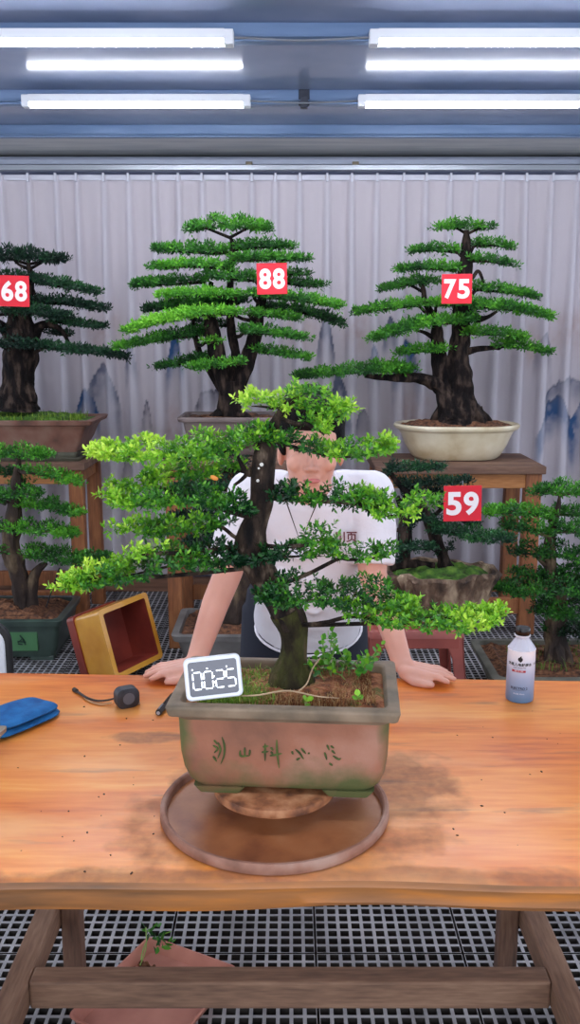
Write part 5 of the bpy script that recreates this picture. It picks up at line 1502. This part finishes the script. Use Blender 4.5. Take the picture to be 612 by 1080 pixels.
def gloves():
    blue = mat('blue_knit', (16, 92, 152), .9, noise=(30, [(10, 76, 132), (24, 106, 168)], 5), bump=(260, .6, .002))
    def glove(name, label, quad, z0, th, seed):
        c0 = sum((PZ(px, py, TZ) for px, py in quad), Vector()) / 4
        t = MB()
        # padded folded cloth: grid between four corners with a rolled outline
        P4 = [PZ(px, py, TZ) for px, py in quad]
        n = 26; m_ = 16
        vs = []
        for sgn in (0, 1):
            for i in range(n + 1):
                for j in range(m_ + 1):
                    u = i / n; v = j / m_
                    p = (P4[0] * (1 - u) + P4[1] * u) * (1 - v) + (P4[3] * (1 - u) + P4[2] * u) * v
                    # round the corners
                    cu, cv = u - .5, v - .5
                    k = 1 - .10 * (abs(cu * 2) ** 4 * abs(cv * 2) ** 4) * 1.6
                    ctr = sum(P4, Vector()) / 4
                    p = ctr + (p - ctr) * k
                    e = (1 - abs(cu * 2) ** 5) * (1 - abs(cv * 2) ** 5)
                    hgt = th / 2 * max(0, e) ** .45
                    wv = (.0022 * math.sin(u * 9 + seed) + .0018 * math.sin(v * 8 + u * 5 + seed)) * e
                    z = z0 + th / 2 + (hgt + wv if sgn else -hgt)
                    vs.append(Vector((p.x, p.y, z)))
        q = (n + 1) * (m_ + 1)
        fs = []
        for i in range(n):
            for j in range(m_):
                a = i * (m_ + 1) + j
                fs.append((a, a + 1, a + m_ + 2, a + m_ + 1)); fs.append((q + a, q + a + m_ + 1, q + a + m_ + 2, q + a + 1))
        t.add(vs, fs)
        return t, c0
    th = thing('knit_gloves', 'pair of blue knitted work gloves folded together on the workbench', 'gloves', PZ(20, 755, TZ))
    mb, c0 = glove('', '', [(-30, 764), (36, 741), (70, 755), (-2, 786)], TZ + .001, .016, 1)
    build('glove', mb, blue, th, smooth=True)
    mb, c0 = glove('', '', [(-34, 768), (34, 745), (68, 755), (6, 782)], TZ + .016, .017, 3)
    build('glove', mb, blue, th, smooth=True)
gloves()

def small_tray():
    # grey weathered tray whose right corner reaches into the picture
    c = PZ(5, 764, TZ + .045)
    gm = mat('weathered', (140, 126, 110), .8, noise=(20, [(112, 100, 86), (160, 146, 128)], 7), bump=(60, .4, .003))
    t = thing('clay_tray', 'weathered grey clay tray, only its corner showing beside the blue gloves', 'tray', (c.x - .12, c.y - .07, TZ))
    mb = MB(); mb.loft([(TZ + .0005, .10, .06, .008), (TZ + .004, .104, .064, .008), (TZ + .036, .113, .073, .008), (TZ + .037, .119, .079, .006), (TZ + .047, .12, .08, .006), (TZ + .047, .108, .068, .006), (TZ + .008, .098, .058, .006)], (c.x - .12, c.y - .075, 0), math.radians(-8), seg=5)
    build('tray', mb, gm, t, smooth=True)
small_tray()

# crumbs of soil and leaves fallen on the bench
mb = MB()
for k in range(75):
    px = random.uniform(5, 600); py = random.choice((random.uniform(725, 925), random.uniform(760, 920)))
    if 170 < px < 430 and py > 730: continue
    if px < 75 and py < 790: continue
    p = PZ(px, py, TZ + .0008); s = random.uniform(.0007, .0022)
    mb.ell(p, (s * random.uniform(1, 2.2), s, s * .6), Matrix.Rotation(random.uniform(0, 3), 3, 'Z'), 6, 4)
tag(build('soil_crumbs', mb, mat('crumb', (78, 52, 38), .9), origin=(0, 1.7, TZ)), 'dark crumbs of soil scattered over the orange workbench top', 'soil', kind='stuff')

# ------------------------------------------------------------------ red plastic dustpan-like tray under the bench
def under_tray():
    tc = mat('terracotta_plastic', (168, 104, 84), .6, noise=(8, [(166, 104, 88), (196, 132, 114)], 5))
    cs = [PZ(116, 1024, .03), PZ(158, 988, .03), PZ(252, 1022, .03), PZ(214, 1090, .03)]
    t = thing('floor_tray', 'shallow terracotta red tray on the floor grating under the workbench', 'tray', (0, 0, 0))
    c0 = Vector((P(170, 1040, 2.0).x, 0, 0))
    cen = sum(cs, Vector()) / 4
    yaw = math.atan2(cs[2].y - cs[1].y, cs[2].x - cs[1].x)
    w = (cs[2] - cs[1]).length / 2; d = .17
    dirx = Vector((math.cos(yaw), math.sin(yaw), 0)); diry = Vector((-math.sin(yaw), math.cos(yaw), 0))
    cen = (cs[1] + cs[2]) / 2 - diry * d
    t.location = (cen.x, cen.y, 0)
    w = w * 1.0
    mb = MB(); mb.loft([(.001, w - .02, d - .02, .02), (.006, w - .012, d - .012, .02), (.028, w - .002, d - .002, .025), (.034, w + .002, d + .002, .025), (.035, w - .003, d - .003, .025), (.030, w - .010, d - .010, .02), (.008, w - .022, d - .022, .02)], (cen.x, cen.y, 0), yaw, seg=6)
    build('tray', mb, tc, t, smooth=True)
    # a pulled-up weed with earth on its roots
    p = PZ(152, 1022, .012)
    w_ = thing('pulled_weed', 'pulled-up green weed with a lump of soil lying in the red tray', 'weed', p)
    mb = MB()
    for k in range(26):
        mb.ell(p + Vector((random.uniform(-.025, .03), random.uniform(-.016, .016), random.uniform(-.002, .008))), (random.uniform(.004, .009),) * 3, seg=8, rings=5)
    build('soil_lump', mb, M['soil'], w_, smooth=True)
    top = PZ(158, 986, .05); a = PZ(148, 1018, .02)
    mb = MB(); mb.tube(spline([tuple(a), tuple(PZ(151, 1002, .035)), tuple(top)], 10), .0018, 6); mb.tube(spline([tuple(a), tuple(PZ(154, 1000, .05)), tuple(PZ(154, 978, .08))], 10), .0014, 6)
    build('stem', mb, mat('weedstem2', (140, 170, 90), .6), w_, smooth=True)
    C = np.array([list(PZ(x, y, .055)) for x, y in ((160, 990), (166, 992), (157, 984), (170, 996), (163, 986), (154, 980), (162, 998))])
    A = np.array([[.6, -.3, .5]] * len(C)) + RNG.normal(0, .3, (len(C), 3)); A /= np.linalg.norm(A, axis=1, keepdims=True)
    leaves('leaf_cluster', C, A, np.full(len(C), .4), .026, 4, M['leaf_hero'], w_, oval=True, wr=.4)
under_tray()
